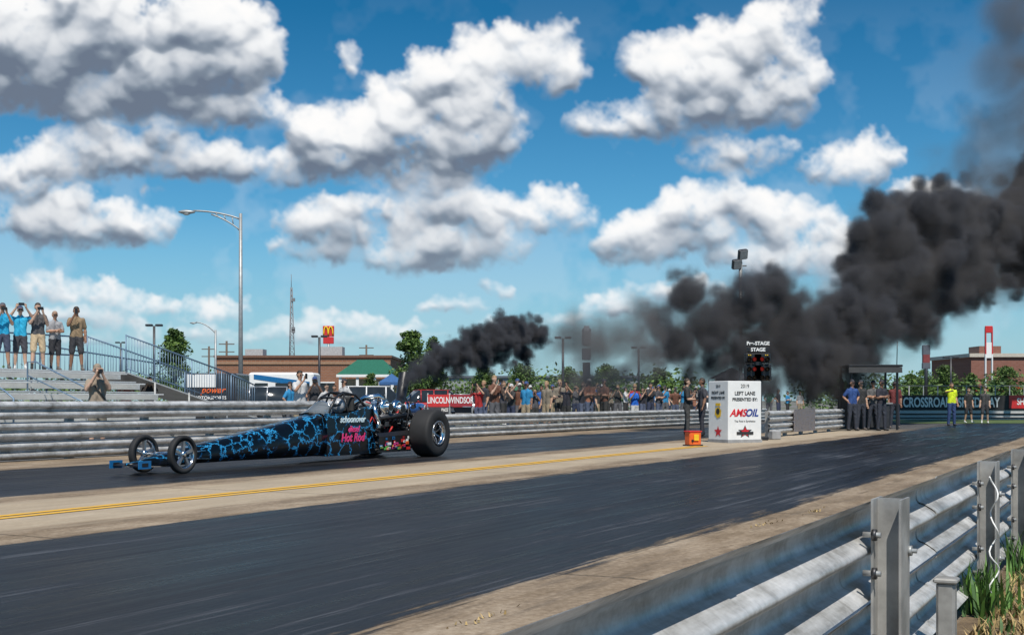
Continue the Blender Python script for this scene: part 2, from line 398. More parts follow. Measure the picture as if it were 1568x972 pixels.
    for p in P:
        A=np.array(p[0]);B=np.array(p[1]);ab=B-A;L=max(ab@ab,1e-9)
        tt=np.clip(((C-A)@ab)/L,0,1); dist=np.linalg.norm(C-(A+tt[:,None]*ab),axis=1)-(p[2]+(p[3]-p[2])*tt)
        k=dist<best; best[k]=dist[k]; mi[k]=p[4]
    fr=(C[:,1]<-.035)&(C[:,2]<1.705)&(C[:,2]>1.55)&(np.abs(C[:,0])<.09); mi[fr&((mi==HA)|(mi==CA))]=SK
    G=MB(); G.mats=list(mats)
    cl=np.sin(V[:,2]*37+V[:,0]*23+loc.x)*np.sin(V[:,0]*41+V[:,1]*31+V[:,2]*13)
    msk=(V[:,2]>.45)&(V[:,2]<1.4)
    V[:,0]+=np.where(msk,cl*.006,0)*np.sign(V[:,0]); V[:,1]+=np.where(msk,cl*.007,0)
    G.v=[tuple(v) for v in V]; G.f=faces; G.m=[int(x) for x in mi]; G.sm=[True]*nf
    for sx in (-1,1): G.sphere((sx*.03,-.082,1.655),(.011,.008,.008),mats[BK],k=(8,5))
    G.box((0,-.094,1.592),(.045,.01,.009),M('lips',(.35,.12,.1),.6))
    if glasses:
        for sx in (-1,1): G.box((sx*.034,-.094,1.656),(.05,.012,.032),mats[BK],bev=.005)
    if cap:
        G.loft([[(x*.075,-.06-.0*abs(x),1.705-.01*x*x) for x in (-1,-.5,0,.5,1)],[(x*.07,-.155+.035*x*x,1.69-.015*x*x) for x in (-1,-.5,0,.5,1)]],mats[CA],True,False,False)
    for wr,pm,fd,sx in hands:
        side=fd.cross(Vector((0,1,0.3))).normalized()
        inn=Vector((-sx,0,0)) if pose not in('stand','hip') else Vector((0,-1,0))
        for q,(o,l) in enumerate(((-.027,.06),(-.009,.072),(.009,.068),(.027,.052))):
            b0=pm+side*o+fd*.01; b1=b0+fd*l*.55; b2=b1+(fd*.5+inn*.6).normalized()*l*.5
            G.tube([b0,b1,b2],[.010,.009,.007],mats[SK],5)
        tb=wr+fd*.03; G.tube([tb,tb+(side*-.6*1+inn*.6+fd*.5).normalized()*.04,tb+(inn*.7+fd*.8).normalized()*.075],[.012,.011,.008],mats[SK],5)
    if pose in('phone','one','over'):
        hp=hands[0][1]; cxp=0 if pose!='one' else hp.x*.6
        G.box((cxp,hp.y-.03,hp.z+.045),(.15 if pose!='one' else .075,.01,.078 if pose!='one' else .15),mats[BK],bev=.003)
    if pose=='camera':
        hp=hands[0][1]; G.box((0,hp.y+.05,hp.z),(.14,.07,.10),mats[BK],bev=.012); G.tube([(0,hp.y+.02,hp.z),(0,hp.y-.14,hp.z-.005)],[.036,.042],mats[BK],12); G.box((0,hp.y+.05,hp.z+.06),(.06,.05,.03),mats[BK],bev=.008)
    if pose=='hold': G.box((0,-.3,1.15),(.12,.08,.09),mats[BK],bev=.01)
    if bag: G.tube([(-.15,.02,1.45),(-.05,-.115,1.3),(.1,-.12,1.1),(.17,0,1.0)],.014,M('strap',bag),6)
    k=h/1.75
    G.v=[(x*k,y*k,z*k) for x,y,z in G.v]
    return G.build(name,loc,yaw,parent,fix=False)
# ---------------------------------------------------------------- grandstand
alu=M('aluminium_plank',(.6,.61,.6),.45,.2,.12,3); bluerail=M('rail_blue_grey',(.16,.24,.33),.45,.3)
g=MB()
rows=[(27.3,1.9),(26.55,1.6),(25.85,1.3),(25.15,1.0),(24.45,.7),(23.75,.4)]
for i,(s,z) in enumerate(rows):
    dep=1.5 if i==0 else .5
    yc=s+ (.35 if i==0 else 0)
    npl=6 if i==0 else 2
    for q in range(npl): g.box((20,yc-dep/2+(q+.5)*dep/npl,z-.02),(14.4,dep/npl-.015,.04),alu)
    g.box((20,s-.38,z-.15),(14.4,.02,.17),alu)
    if i>0: g.box((20,s+.12,z+.22),(14.2,.26,.035),alu,bev=.01)
for t in np.arange(13.2,27.5,1.8):
    g.tube([(t,28.4,0),(t,28.4,1.88)],.04,steel,6); g.tube([(t,27,0),(t,27,1.88)],.04,steel,6); g.tube([(t,23.6,.1),(t,28.3,1.84)],.035,steel,6); g.tube([(t,28.4,.1),(t,26,.1)],.03,steel,6)
for z in (2.4,2.95): g.tube([(13,28.45,z),(27.2,28.45,z)],.024,bluerail,8)
for t in np.arange(13,27.3,1.8): g.tube([(t,28.45,1.85),(t,28.45,2.95)],.024,bluerail,8)
g.build('grandstand',(0,0,0),TA)
def picket(g,p0,p1,hh=1.07,sp=.12,mat=bluerail):
    p0=Vector(p0);p1=Vector(p1);L=(p1-p0).length; k=int(L/sp)
    up=Vector((0,0,1))
    g.tube([p0+up*hh,p1+up*hh],.024,mat,8); g.tube([p0+up*.1,p1+up*.1],.018,mat,8)
    for i in range(k+1):
        q=p0.lerp(p1,i/k); big=i%12==0
        g.tube([q+up*(0 if big else .1),q+up*hh],.022 if big else .008,mat,5)
g=MB()
picket(g,(27.3,26.8,1.9),(32,26.8,.85)); picket(g,(27.3,28.35,1.9),(32,28.35,.85))
picket(g,(32,26.8,.85),(33.2,26.8,.5)); picket(g,(24.5,29.6,1.9),(31.5,29.6,1.3),1.0,.16)
g.loft([[(27.3,26.8,1.86),(27.3,28.35,1.86),(27.3,28.35,1.9),(27.3,26.8,1.9)],[(33.2,26.8,.46),(33.2,28.35,.46),(33.2,28.35,.5),(33.2,26.8,.5)]],alu,False)
for t,z in ((28.5,1.6),(30,1.3),(31.8,.9)):
    for s in (26.8,28.35): g.tube([(t,s,0),(t,s,z)],.035,steel,6)
g.build('access_ramp_with_railing',(0,0,0),TA)
g=MB()
for t0 in (15.3,20.2,22.9):
    g.tube([(t0,23.3,.4),(t0,23.3,1.1),(t0,23.6,1.28),(t0,25.6,2.05),(t0,25.9,2.05),(t0,25.9,1.3)],.022,bluerail,8); g.tube([(t0,23.3,.8),(t0,25.9,1.7)],.018,bluerail,8)
g.build('stair_handrail',(0,0,0),TA)
def gp(px,s,**k): 
    t=TS(px,s); return W(t,s,k.get('z',0))
bl=(.01,.30,.52)
person('spectator_man',gp(4,27.5,z=1.9),.5,'phone',bl,(.05,.06,.1),cap=(.08,.08,.1),vox=.017)
person('spectator_man',gp(31,27.5,z=1.9),.5,'over',(.02,.36,.58),(.05,.05,.06),cap=(.03,.05,.12),vox=.017,glasses=True,h=1.72)
person('spectator_man',gp(58,27.3,z=1.9),.55,'phone',(.07,.07,.075),(.5,.38,.24),vox=.017,h=1.82)
person('spectator_man',gp(84,27.6,z=1.9),.7,'cross',(.28,.28,.29),(.025,.025,.03),hair=(.1,.06,.03),cap=(.3,.2,.14),vox=.017,h=1.66)
person('spectator_man',gp(117,27.4,z=1.9),.45,'one',(.24,.17,.1),(.035,.035,.04),vox=.017,h=1.82)
person('photographer',PX(149,25.5,0),.5,'camera',(.3,.24,.18),(.2,.18,.14),cap=(.25,.2,.15),vox=.018,h=1.78,bag=(.03,.03,.03))
person('spectator_man',PX(193,38,0),.4,'phone',(.5,.1,.05),(.05,.05,.06),hair=(.03,.02,.01),h=1.72)
person('spectator_man',PX(229,38,0),.3,'camera',(.03,.03,.035),(.05,.05,.06),h=1.75,glasses=True)
shirts=[(.03,.03,.035),(.02,.02,.025),(.4,.4,.4),(.35,.02,.02),(.02,.1,.35),(.08,.08,.09),(.2,.2,.22),(.5,.5,.5),(.12,.05,.03),(.05,.16,.1),(.02,.02,.03),(.2,.17,.13),(.3,.13,.08),(.02,.2,.4),(.03,.03,.03),(.05,.05,.06)]
pan=[(.03,.04,.08),(.3,.24,.16),(.03,.03,.03),(.1,.1,.11),(.08,.1,.16)]
crowd=[(444,24),(459,22),(470,26),(482,25),(500,24),(512,27),(527,23),(733,20.5),(741,23),(757,19.3),(771,22),(783,20),(790,24),(806,19.5),(819,21.5),(829,23.5),(837,19.2),(846,25),(857,20),(868,19),(882,23),(893,20),(902,21.5),(910,24),(925,19.3),(946,22),(958,25),(972,18.8),(984,22),(996,20),(1009,19.2),(1018,22),(1034,19),(1048,20.5),(1057,18.8),(1066,21),(1076,19.5),(1178,19.5),(1192,20),(1206,21),(1003,26),(935,26),(812,26),(748,26),(1225,20)]
rc=random.Random(77)
for _ in range(34): crowd.append((rc.uniform(728,1080),rc.uniform(19,29)))
for px,s in crowd:
    t=TS(px,s)
    fem=R()<.25
    person('spectator_woman' if fem else 'spectator_man',W(t,s,.0),U(-.9,1.2),random.choice(['phone','phone','camera','stand','stand','cross','over','hold','one','hip']),random.choice(shirts),random.choice(pan),
      hair=random.choice([(.03,.02,.012),(.1,.06,.03),(.3,.2,.1),(.02,.015,.01)]),shorts=R()<.5,cap=None if R()<.5 or fem else random.choice([(.03,.03,.04),(.5,.5,.5),(.3,.03,.03),(.03,.07,.2)]),h=U(1.55,1.9)-(.1 if fem else 0),long=fem,fem=fem,glasses=R()<.3,vox=.026)
person('spectator_man',W(TS(901,23),23,.0),.1,'stand',(.02,.02,.025),(.04,.05,.08),h=1.95)
person('spectator_man',W(TS(972,18.6),18.6,0),.2,'phone',(.01,.12,.55),(.5,.5,.5),h=1.6)
person('track_official',PX(1457,51.5,0),.1,'reach',(.62,.75,.02),(.03,.06,.16),shorts=False,hair=(.06,.04,.03),h=1.78,vox=.018)
person('crew_man',PX(1483,58,0),.3,'stand',(.02,.02,.02),(.03,.03,.035),shorts=True,h=1.62)
person('crew_man',PX(1508,57,0),-.3,'stand',(.05,.05,.05),(.04,.04,.045),shorts=True,h=1.62)
for px,D,sh in ((1305,43,(.02,.06,.2)),(1318,44,(.03,.03,.03)),(1337,44.5,(.1,.1,.1)),(1350,43,(.02,.02,.03)),(1370,47,(.15,.03,.03)),(1290,46,(.03,.03,.03))):
    person('crew_man',PX(px,D,0),U(-.8,.8),random.choice(['hip','stand','cross']),sh,(.03,.035,.05),shorts=False,cap=(.03,.03,.04),h=1.75)
person('crew_man',PX(1052,37.5,0),1.4,'hold',(.03,.03,.03),(.05,.05,.05),shorts=False,h=1.7)
person('crew_man',PX(1075,37,0),-1.4,'stand',(.05,.05,.06),(.03,.03,.04),shorts=False,h=1.7)
# ---------------------------------------------------------------- dragster
em=bpy.data.objects.new('dragster',None); em.location=W(20.1,12.75,0.0); em.rotation_euler=(0,0,TA); link(em)
lm,nt,b=nodes('lightning_paint'); v=coord(nt,(1,1,1.15))
nn=N(nt,'ShaderNodeTexNoise'); nn.inputs['Scale'].default_value=5; nn.inputs['Detail'].default_value=8; nn.inputs['Roughness'].default_value=.7; nt.links.new(v,nn.inputs['Vector'])
sc_=N(nt,'ShaderNodeVectorMath',operation='SCALE'); sc_.inputs['Scale'].default_value=.38; nt.links.new(nn.outputs['Color'],sc_.inputs[0])
ad=N(nt,'ShaderNodeVectorMath',operation='ADD'); nt.links.new(v,ad.inputs[0]); nt.links.new(sc_.outputs[0],ad.inputs[1])
vo=N(nt,'ShaderNodeTexVoronoi',feature='DISTANCE_TO_EDGE'); vo.inputs['Scale'].default_value=3.6; nt.links.new(ad.outputs[0],vo.inputs['Vector'])
patch=noise(nt,v,2.6,2)
dm_=math_(nt,'ADD',vo.outputs[0],ramp(nt,patch,[(.55,0),(.66,.05)]))
nt.links.new(ramp(nt,dm_,[(0,(.07,.42,.74)),(.019,(.012,.25,.56)),(.028,(.004,.04,.11)),(.05,(.003,.009,.024)),(.1,(.003,.005,.008))]),b.inputs['Base Color'])
b.inputs['Roughness'].default_value=.3; b.inputs['Coat Weight'].default_value=.15; b.inputs['Specular IOR Level'].default_value=.25
def ring(xf,w,zb,zt,e=.55,k=20,top=1.0):
    out=[]
    for j in range(k):
        a=2*math.pi*j/k; c,s=math.cos(a),math.sin(a)
        y=w*math.copysign(abs(c)**e,c)*(top if s>0.3 else 1); z=(zb+zt)/2+(zt-zb)/2*math.copysign(abs(s)**e,s)
        out.append((-xf,y,z))
    return out
g=MB()
FA=6.38
st=[(7.1,.04,.14,.165),(6.95,.08,.13,.185),(6.7,.13,.115,.235),(6.35,.17,.11,.29),(5.8,.19,.11,.38),(5.1,.21,.11,.47),(4.3,.24,.105,.59),(3.5,.28,.10,.71),(3.0,.30,.10,.79),(2.75,.31,.10,.83)]
g.loft([ring(*q,top=.86) for q in st],lm)
def tub(xf,w,zt):
    o=[(-xf,-w,.10),(-xf,-w-.01,zt*.6),(-xf,-w+.02,zt),(-xf,-w+.05,zt),(-xf,-w+.06,.3),(-xf,w-.06,.3),(-xf,w-.05,zt),(-xf,w-.02,zt),(-xf,w+.01,zt*.6),(-xf,w,.10)]
    return o
g.loft([tub(2.76,.30,.83),tub(2.4,.31,.82),tub(2.0,.32,.84),tub(1.7,.32,.90),tub(1.45,.31,.95),tub(1.28,.30,.88)],lm,False)
g.build('body_shell',parent=em)
g=MB()
g.loft([[(-7.1,-.05,.115),(-7.1,.05,.115),(-7.1,.05,.125),(-7.1,-.05,.125)],[(-6.5,-.24,.10),(-6.5,.24,.10),(-6.5,.24,.115),(-6.5,-.24,.115)],[(-6.0,-.2,.10),(-6.0,.2,.10),(-6.0,.2,.115),(-6.0,-.2,.115)]],chrome,False)
g.loft([[(-7.1,-.26,.13),(-7.1,.26,.13),(-7.1,.26,.14),(-7.1,-.26,.14)],[(-6.95,-.26,.15),(-6.95,.26,.15),(-6.95,.26,.163),(-6.95,-.26,.163)]],black,False)
for y in(-.27,.27):
    g.box((-7.03,y,.15),(.24,.014,.11),bluep)
    g.box((-7.03,y-.009,.15),(.12,.004,.05),black)
g.tube([(-FA,-.42,.27),(-FA,.42,.27)],.022,chrome,8); g.tube([(-FA+.15,-.38,.22),(-FA+.15,.38,.22)],.014,chrome,6)
for y in (-.3,.3): g.tube([(-FA,y,.27),(-FA+.7,y*.6,.3)],.016,chrome,6); g.tube([(-FA,y,.22),(-FA+.8,y*.6,.17)],.016,chrome,6)
for y in (-.27,.27): g.tube([(-1.4,y,.15),(.5,y,.17)],.022,black,8); g.tube([(-1.4,y,.75),(-.6,y,.6),(.1,y,.42)],.02,black,8)
for xf in (1.2,.8,.4): g.tube([(-xf,-.27,.15),(-xf+.3,-.27,.55)],.016,black,6)
cg=M('cage_black',(.02,.02,.022),.35)
for y in (-.2,.2):
    g.tube([(-1.4,y*1.25,.5),(-1.5,y*1.2,.95),(-1.7,y*.8,1.15),(-2.05,y*.7,1.19),(-2.3,y*.8,1.1),(-2.6,y*1.1,.84)],.022,cg,8)
    g.tube([(-1.6,y,1.02),(-1.15,y,.82),(-.6,y*1.2,.5)],.02,cg,8)
    g.tube([(-2.05,y*.7,1.19),(-2.1,y*1.4,.84)],.018,cg,8)
g.tube([(-1.7,-.16,1.15),(-1.7,.16,1.15)],.02,cg,8); g.tube([(-2.05,-.14,1.19),(-2.05,.14,1.19)],.02,cg,8); g.tube([(-2.3,-.16,1.1),(-2.3,.16,1.1)],.02,cg,8)
g.box((-1.74,0,.98),(.10,.3,.28),M('headrest_pad',(.03,.03,.03),.8),bev=.03)
wsm,nt2,b2=nodes('windshield_clear'); b2.inputs['Transmission Weight'].default_value=.85; b2.inputs['Roughness'].default_value=.05; b2.inputs['Base Color'].default_value=(.75,.85,.9,1)
r1=[(-2.8,.26*math.cos(a),.80+.05*math.sin(a)) for a in np.linspace(0,math.pi,11)]; r2=[(-2.5,.22*math.cos(a),.84+.2*math.sin(a)) for a in np.linspace(0,math.pi,11)]
g.loft([r1,r2],wsm,True,False,False); g.tube(r2,.008,chrome,5)
g.build('chassis_and_cage',parent=em)
g=MB(); hm=M('helmet_paint',(.35,.36,.38),.25,coat=.5); suit=M('driver_suit',(.04,.04,.05),.8)
rcone(g,(-1.95,-.1,.62),(-1.95,.1,.62),.13,.13,suit); rcone(g,(-1.95,-.19,.72),(-2.25,-.23,.56),.07,.055,suit); rcone(g,(-1.95,.19,.72),(-2.25,.23,.56),.07,.055,suit); rcone(g,(-2.25,-.23,.56),(-2.5,-.1,.66),.05,.04,suit); rcone(g,(-2.25,.23,.56),(-2.5,.1,.66),.05,.04,suit)
g.tube([(-1.95,0,.7),(-1.98,0,.86)],.06,suit,8); g.sphere((-2.0,0,.96),(.135,.125,.135),hm,k=(16,10)); g.sphere((-2.035,0,.97),(.115,.112,.05),glass,k=(16,10))
g.build('driver',parent=em)
def wheel(g,x,y,z,r,w,rimr,spokes):
    ax=(0,1,0)
    b_=w*.5
    prof=[(rimr,-b_*.82),(rimr+.015,-b_*.9),(r*.72,-b_),(r*.92,-b_*.97),(r*.985,-b_*.86),(r,-b_*.7),(r*1.003,0),(r,b_*.7),(r*.985,b_*.86),(r*.92,b_*.97),(r*.72,b_),(rimr+.015,b_*.9),(rimr,b_*.82)]
    g.lathe(prof,(x,y,z),ax,rubber,40)
    g.lathe([(rimr,-b_*.84),(rimr*.94,-b_*.88),(rimr*.9,-b_*.6),(rimr*.88,b_*.6),(rimr*.94,b_*.88),(rimr,b_*.84)],(x,y,z),ax,chrome,32)
    yo=-b_*.35
    g.lathe([(0,yo-.03),(rimr*.22,yo-.03),(rimr*.24,yo),(rimr*.24,yo+.04),(0,yo+.04)],(x,y,z),ax,chrome,16)
    for k in range(spokes):
        a=2*math.pi*k/spokes+.3; a2=.16 if spokes<8 else .07
        vs=[]
        for rr,da in ((rimr*.2,a2*1.8),(rimr*.93,a2*.75)):
            for yy in (yo-.015,yo+.03):
                for s in (-1,1): vs.append((x+rr*math.cos(a+s*da),y+yy,z+rr*math.sin(a+s*da)))
        g.add(vs,[(0,1,5,4),(2,6,7,3),(0,4,6,2),(1,3,7,5)],rimm)
    if w>.3: g.lathe([(rimr*.87,yo+.06),(0,yo+.06)],(x,y,z),ax,black,24)
    if w>.3:
        g.lathe([(rimr*1.08,-b_*.93),(rimr*1.08,-b_*.97),(rimr*.96,-b_*.97),(rimr*.96,-b_*.9)],(x,y,z),ax,rimm,32)
        for k in range(16):
            a=2*math.pi*k/16; g.sphere((x+rimr*math.cos(a),y-b_*.98,z+rimr*math.sin(a)),.010,darkmetal,k=(8,5))
for nm,q in (('front_wheel_near',(-FA,-.37,.275,.275,.095,.21,5)),('front_wheel_far',(-FA,.37,.275,.275,.095,.21,5)),('rear_wheel_near',(0,-.68,.44,.442,.43,.215,10)),('rear_wheel_far',(0,.68,.44,.442,.43,.215,10))):
    g=MB(); wheel(g,*q); g.build(nm,parent=em)
g=MB(); blk=M('engine_block',(.08,.08,.085),.4,.6)
g.box((-.82,0,.50),(.95,.44,.38),blk,bev=.05); g.box((-.82,0,.74),(.9,.3,.14),darkmetal,bev=.03); g.box((-.82,0,.84),(.8,.2,.07),chrome,bev=.03)
for k in range(6): g.tube([(-1.2+k*.15,-.22,.66),(-1.2+k*.15,-.34,.66),(-1.17+k*.14,-.38,.74)],.032,darkmetal,8)
g.tube([(-1.28,-.38,.74),(-.4,-.38,.78)],[.05,.06],darkmetal,10)
for k in range(6): g.tube([(-1.2+k*.15,.22,.7),(-1.2+k*.15,.32,.78)],.03,chrome,8)
def turbo(c,r):
    cx,cy,cz=c
    g.tube([(cx+r*math.cos(a),cy,cz+r*math.sin(a)) for a in np.linspace(-1.2,4.4,18)],[r*.25+r*.022*i for i in range(18)],chrome,10)
    g.tube([(cx,cy-.14,cz),(cx,cy+.12,cz)],[r*.75,r*.5],chrome,14); g.tube([(cx,cy-.15,cz),(cx,cy-.142,cz)],r*.6,black,14)
turbo((-1.0,-.32,.93),.11); turbo((-.55,-.30,.90),.12)
g.tube([(-1.0,-.32,1.05),(-1.15,-.28,1.13),(-1.3,-.1,1.1),(-1.3,.1,1.0),(-1.15,.2,.85)],.05,chrome,12)
g.tube([(-1.25,-.25,1.0),(-1.0,-.1,1.08),(-.7,0,1.05),(-.55,.1,.9)],.055,chrome,12)
g.tube([(-1.32,-.30,.98),(-1.32,-.34,.8),(-1.25,-.36,.62),(-1.1,-.36,.55)],.042,chrome,12)
g.tube([(-.75,-.32,.84),(-.55,-.26,.94),(-.35,-.2,.99),(-.2,-.16,1.06),(-.05,-.1,1.25),(.1,-.06,1.55)],[.07,.085,.095,.10,.105,.11],black,16,caps=False)
g.tube([(-.75,-.32,.84),(-.55,-.26,.94),(-.35,-.2,.99),(-.2,-.16,1.06),(-.05,-.1,1.25),(.09,-.06,1.53)],[.06,.075,.085,.09,.095,.10],black,16,caps=True)
rg=random.Random(3)
for k in range(60):
    a=Vector((rg.uniform(-1.4,.15),rg.uniform(-.4,.1),rg.uniform(.35,.95))); b_=a+Vector((rg.uniform(-.4,.4),rg.uniform(-.1,.1),rg.uniform(-.3,.2))); c_=(a+b_)/2+Vector((0,rg.uniform(-.08,0),rg.uniform(-.1,.15)))
    g.tube([a,a.lerp(c_,.6),c_,c_.lerp(b_,.6),b_],rg.choice([.008,.012,.018]),rg.choice([black,black,chrome,steel,redp,black,darkmetal]),6)
for k in range(26):
    g.box((rg.uniform(-1.4,.1),rg.uniform(-.40,-.1),rg.uniform(.3,.95)),(rg.uniform(.03,.12),.05,rg.uniform(.03,.1)),rg.choice([chrome,blk,darkmetal,steel,black]),bev=.008)
g.tube([(0,-.55,.435),(0,.55,.435)],.06,darkmetal,12); g.sphere((0,0,.435),(.18,.15,.18),blk,k=(16,10))
g.tube([(.1,-.2,.3),(1.1,-.12,.12)],.018,black,6); g.tube([(.1,.2,.3),(1.1,.12,.12)],.018,black,6); g.tube([(1.1,-.16,.09),(1.1,.16,.09)],.05,rubber,10)
g.box((-.1,0,.78),(.35,.5,.22),black,bev=.04); g.tube([(.25,-.3,.75),(.25,.3,.75)],.07,M('parachute_pack',(.03,.03,.04),.9),10)
for y in (-.25,.25): g.tube([(-1.4,y,.9),(-.9,y,.95),(-.2,y,.9),(.25,y,.6)],.018,cg,8)
g.tube([(-.3,-.27,.15),(-.05,-.27,1.0),(.1,-.2,1.15)],.016,cg,6); g.tube([(.3,-.25,.4),(.0,-.15,1.1)],.014,cg,6)
g.build('engine',parent=em)
g=MB()
g.loft([[(-1.36,-.42,.12),(-1.36,-.44,.40),(-1.36,-.40,.46)],[(-.35,-.47,.12),(-.35,-.48,.42),(-.35,-.42,.50)]],black,False,False,False)
g.box((-.85,-.44,.13),(1.05,.06,.03),black)
sc=[redp,white,yellowp,bluep,white,redp,M('sticker_pink',(.7,.05,.25),.5),M('sticker_green',(.1,.45,.08),.5),orangep]
for k in range(34):
    x=rg.uniform(-1.32,-.42); z=rg.uniform(.17,.38); f_=(x+1.36)/1.01; y=-.432-.045*f_-.012
    w_,h_=rg.uniform(.05,.13),rg.uniform(.025,.055); y-=.0006*k
    g.box((x,y,z),(w_,.003,h_),rg.choice(sc)); 
    if rg.random()<.6: g.box((x,y-.002,z),(w_*.6,.003,h_*.35),rg.choice([white,black,redp]))
for k in range(14):
    x=rg.uniform(-.35,-.2); z=rg.uniform(.2,.6); g.box((x,-.45-.001*k,z),(.07,.004,.04),rg.choice(sc))
g.build('sticker_panel',parent=em)
pink=M('script_pink',(.8,.04,.2),.4); paleb=M('script_pale',(.7,.85,.95),.4)
text('Hot Rod',.20,(-2.05,-.345,.40),(0,-1,0),pink,em,'script_pink',bold=.006,shear=.3)
text('diesel',.15,(-2.02,-.343,.55),(0,-1,0),pink,em,'script_pink_small',bold=.003,shear=.3)
text('schoonover',.16,(-2.05,-.345,.72),(0,-1,0),paleb,em,'script_name',bold=.004,shear=.3)
# ---------------------------------------------------------------- smoke
def smoke_mat(name,k,colr,nscale,lo,hi,aniso=.1,det=4,mid=.35,step=1.5):
    m=bpy.data.materials.new(name); m.use_nodes=True; nt=m.node_tree; nt.nodes.clear()
    o=N(nt,'ShaderNodeOutputMaterial'); pv=N(nt,'ShaderNodeVolumePrincipled')
    pv.inputs['Density Attribute'].default_value=''
    pv.inputs['Color'].default_value=(*colr,1); pv.inputs['Anisotropy'].default_value=aniso
    at=N(nt,'ShaderNodeAttribute',attribute_name='density')
    v=coord(nt); f=noise(nt,v,nscale,det,.62,.6)
    r=ramp(nt,f,[(lo,0),((lo+hi)/2,mid),(hi,1)])
    q=math_(nt,'MULTIPLY',math_(nt,'MULTIPLY',at.outputs['Fac'],r),k)
    nt.links.new(q,pv.inputs['Density']); nt.links.new(pv.outputs[0],o.inputs['Volume'])
    try: m.cycles.volume_step_rate=step
    except Exception as e: print('step',e)
    return m
def smoke(name,puffs,vox,mat,fine=1.0):
    pts=[];rad=[]
    rg=np.random.RandomState(len(puffs)*7+3)
    for (c,Rr) in puffs:
        c=np.array(c); pts.append(c); rad.append(Rr*.68)
        for _ in range(int(30*fine)):
            v=rg.normal(size=3); v/=np.linalg.norm(v); q=rg.uniform(.45,1.0); r=Rr*rg.uniform(.12,.32)
            p=c+v*Rr*q; pts.append(p); rad.append(r)
            for _ in range(3):
                w=rg.normal(size=3); w/=np.linalg.norm(w); w=w*.7+v*.5
                pts.append(p+w*r*.9); rad.append(r*rg.uniform(.3,.6))
    me=bpy.data.meshes.new(name); me.from_pydata([tuple(p) for p in pts],[],[])
    at=me.attributes.new('rad','FLOAT','POINT'); at.data.foreach_set('value',[float(x) for x in rad])
    o=bpy.data.objects.new(name,me); link(o)
    ng=bpy.data.node_groups.new(name,'GeometryNodeTree')
    ng.interface.new_socket('Geometry',in_out='INPUT',socket_type='NodeSocketGeometry'); ng.interface.new_socket('Geometry',in_out='OUTPUT',socket_type='NodeSocketGeometry')
    gi=ng.nodes.new('NodeGroupInput'); go=ng.nodes.new('NodeGroupOutput'); mp=ng.nodes.new('GeometryNodeMeshToPoints'); pv=ng.nodes.new('GeometryNodePointsToVolume'); sm=ng.nodes.new('GeometryNodeSetMaterial'); na=ng.nodes.new('GeometryNodeInputNamedAttribute')
    na.data_type='FLOAT'; na.inputs['Name'].default_value='rad'
    try: pv.resolution_mode='VOXEL_SIZE'
    except Exception as e: print('RM',e)
    pv.inputs['Voxel Size'].default_value=vox; pv.inputs['Density'].default_value=1
    sm.inputs['Material'].default_value=mat
    L=ng.links.new
    ro=[s for s in na.outputs if s.enabled][0]
    L(gi.outputs[0],mp.inputs[0]); L(ro,mp.inputs['Radius']); L(mp.outputs[0],pv.inputs['Points']); L(ro,pv.inputs['Radius']); L(pv.outputs[0],sm.inputs[0]); L(sm.outputs[0],go.inputs[0])
    md=o.modifiers.new('smoke','NODES'); md.node_group=ng
    me.materials.append(mat)
    return o
def DD(px,D): return D+max(0,px-1300)/100*4.5
def pf(px,py,D,rpx,dj=0):
    D=DD(px,D)
    return ((( px-CX)/F*D, D+dj, PZ(py,D)), rpx/F*D)
sA=smoke_mat('smoke_dense_near',22,(.17,.17,.185),2.6,.25,.60,mid=.3,step=1.5)
sB=smoke_mat('smoke_dense',8.0,(.18,.18,.195),.85,.29,.64,mid=.28,step=1.6)
sV=smoke_mat('smoke_soft_shell',1.15,(.24,.225,.22),.7,.32,.68,det=3,step=2.5)
sC=smoke_mat('smoke_thin',3.6,(.33,.31,.30),.5,.33,.66,det=3,step=2)
sD=smoke_mat('smoke_thin_drift',.62,(.30,.285,.28),.3,.30,.66,det=3,step=2.5)
smoke('exhaust_smoke',[pf(616,588,23.2,9),pf(622,583,23.4,11),pf(630,577,23.6,14),pf(640,570,24,19),pf(655,560,24.5,24),pf(676,549,25,29),pf(702,541,25.6,33),pf(728,529,26.2,35),pf(752,517,27,37),pf(782,508,28,37),pf(808,510,29,30),pf(700,564,25.6,22),pf(765,538,27.3,30),pf(740,556,26.6,22),pf(670,568,25,18),pf(800,538,29,24),pf(828,514,29.6,20)],.06,sA)
main=[(1010,490,42,38),(1035,530,42,46),(1055,455,43,46),(1085,500,43,58),(1130,470,44,58),(1150,540,44,52),(1175,455,45,52),(1200,520,45,64),(1230,570,45,46),(1245,500,46,50),(1270,560,46,58),(1275,480,47,48),
  (1310,500,47,64),(1320,550,47,44),(1330,440,48,66),(1345,380,48,70),(1390,420,49,78),(1400,350,49,72),(1395,490,48,54),(1450,390,50,74),(1450,325,50,56),(1500,350,51,68),(1550,345,51,66),(1560,410,51,50),(1590,300,51,66),(1490,430,50,54),(1290,595,46,36),(1100,560,43,44),(1350,330,49,36),(1060,575,43,30),(1180,590,44,32),(1240,600,45,26),(1440,460,49,36),(1000,540,41,24),(1205,470,45,40)]
smoke('smoke_cloud',[pf(*q) for q in main],.18,sB)
smoke('smoke_soft_edges',[pf(a,b_,D-.3,r*1.35) for a,b_,D,r in main[::1]],.5,sV,.5)
smoke('smoke_haze',[pf(830,512,30,34),pf(850,540,31,45),pf(875,515,33,50),pf(905,540,35,55),pf(930,520,36,58),pf(965,505,37,58),pf(860,580,35,36),pf(900,585,37,40),pf(950,580,38,45),pf(990,555,39,48),pf(985,480,39,36),pf(815,560,31,32),pf(880,490,35,26),pf(940,480,37,32)],.3,sC,.6)
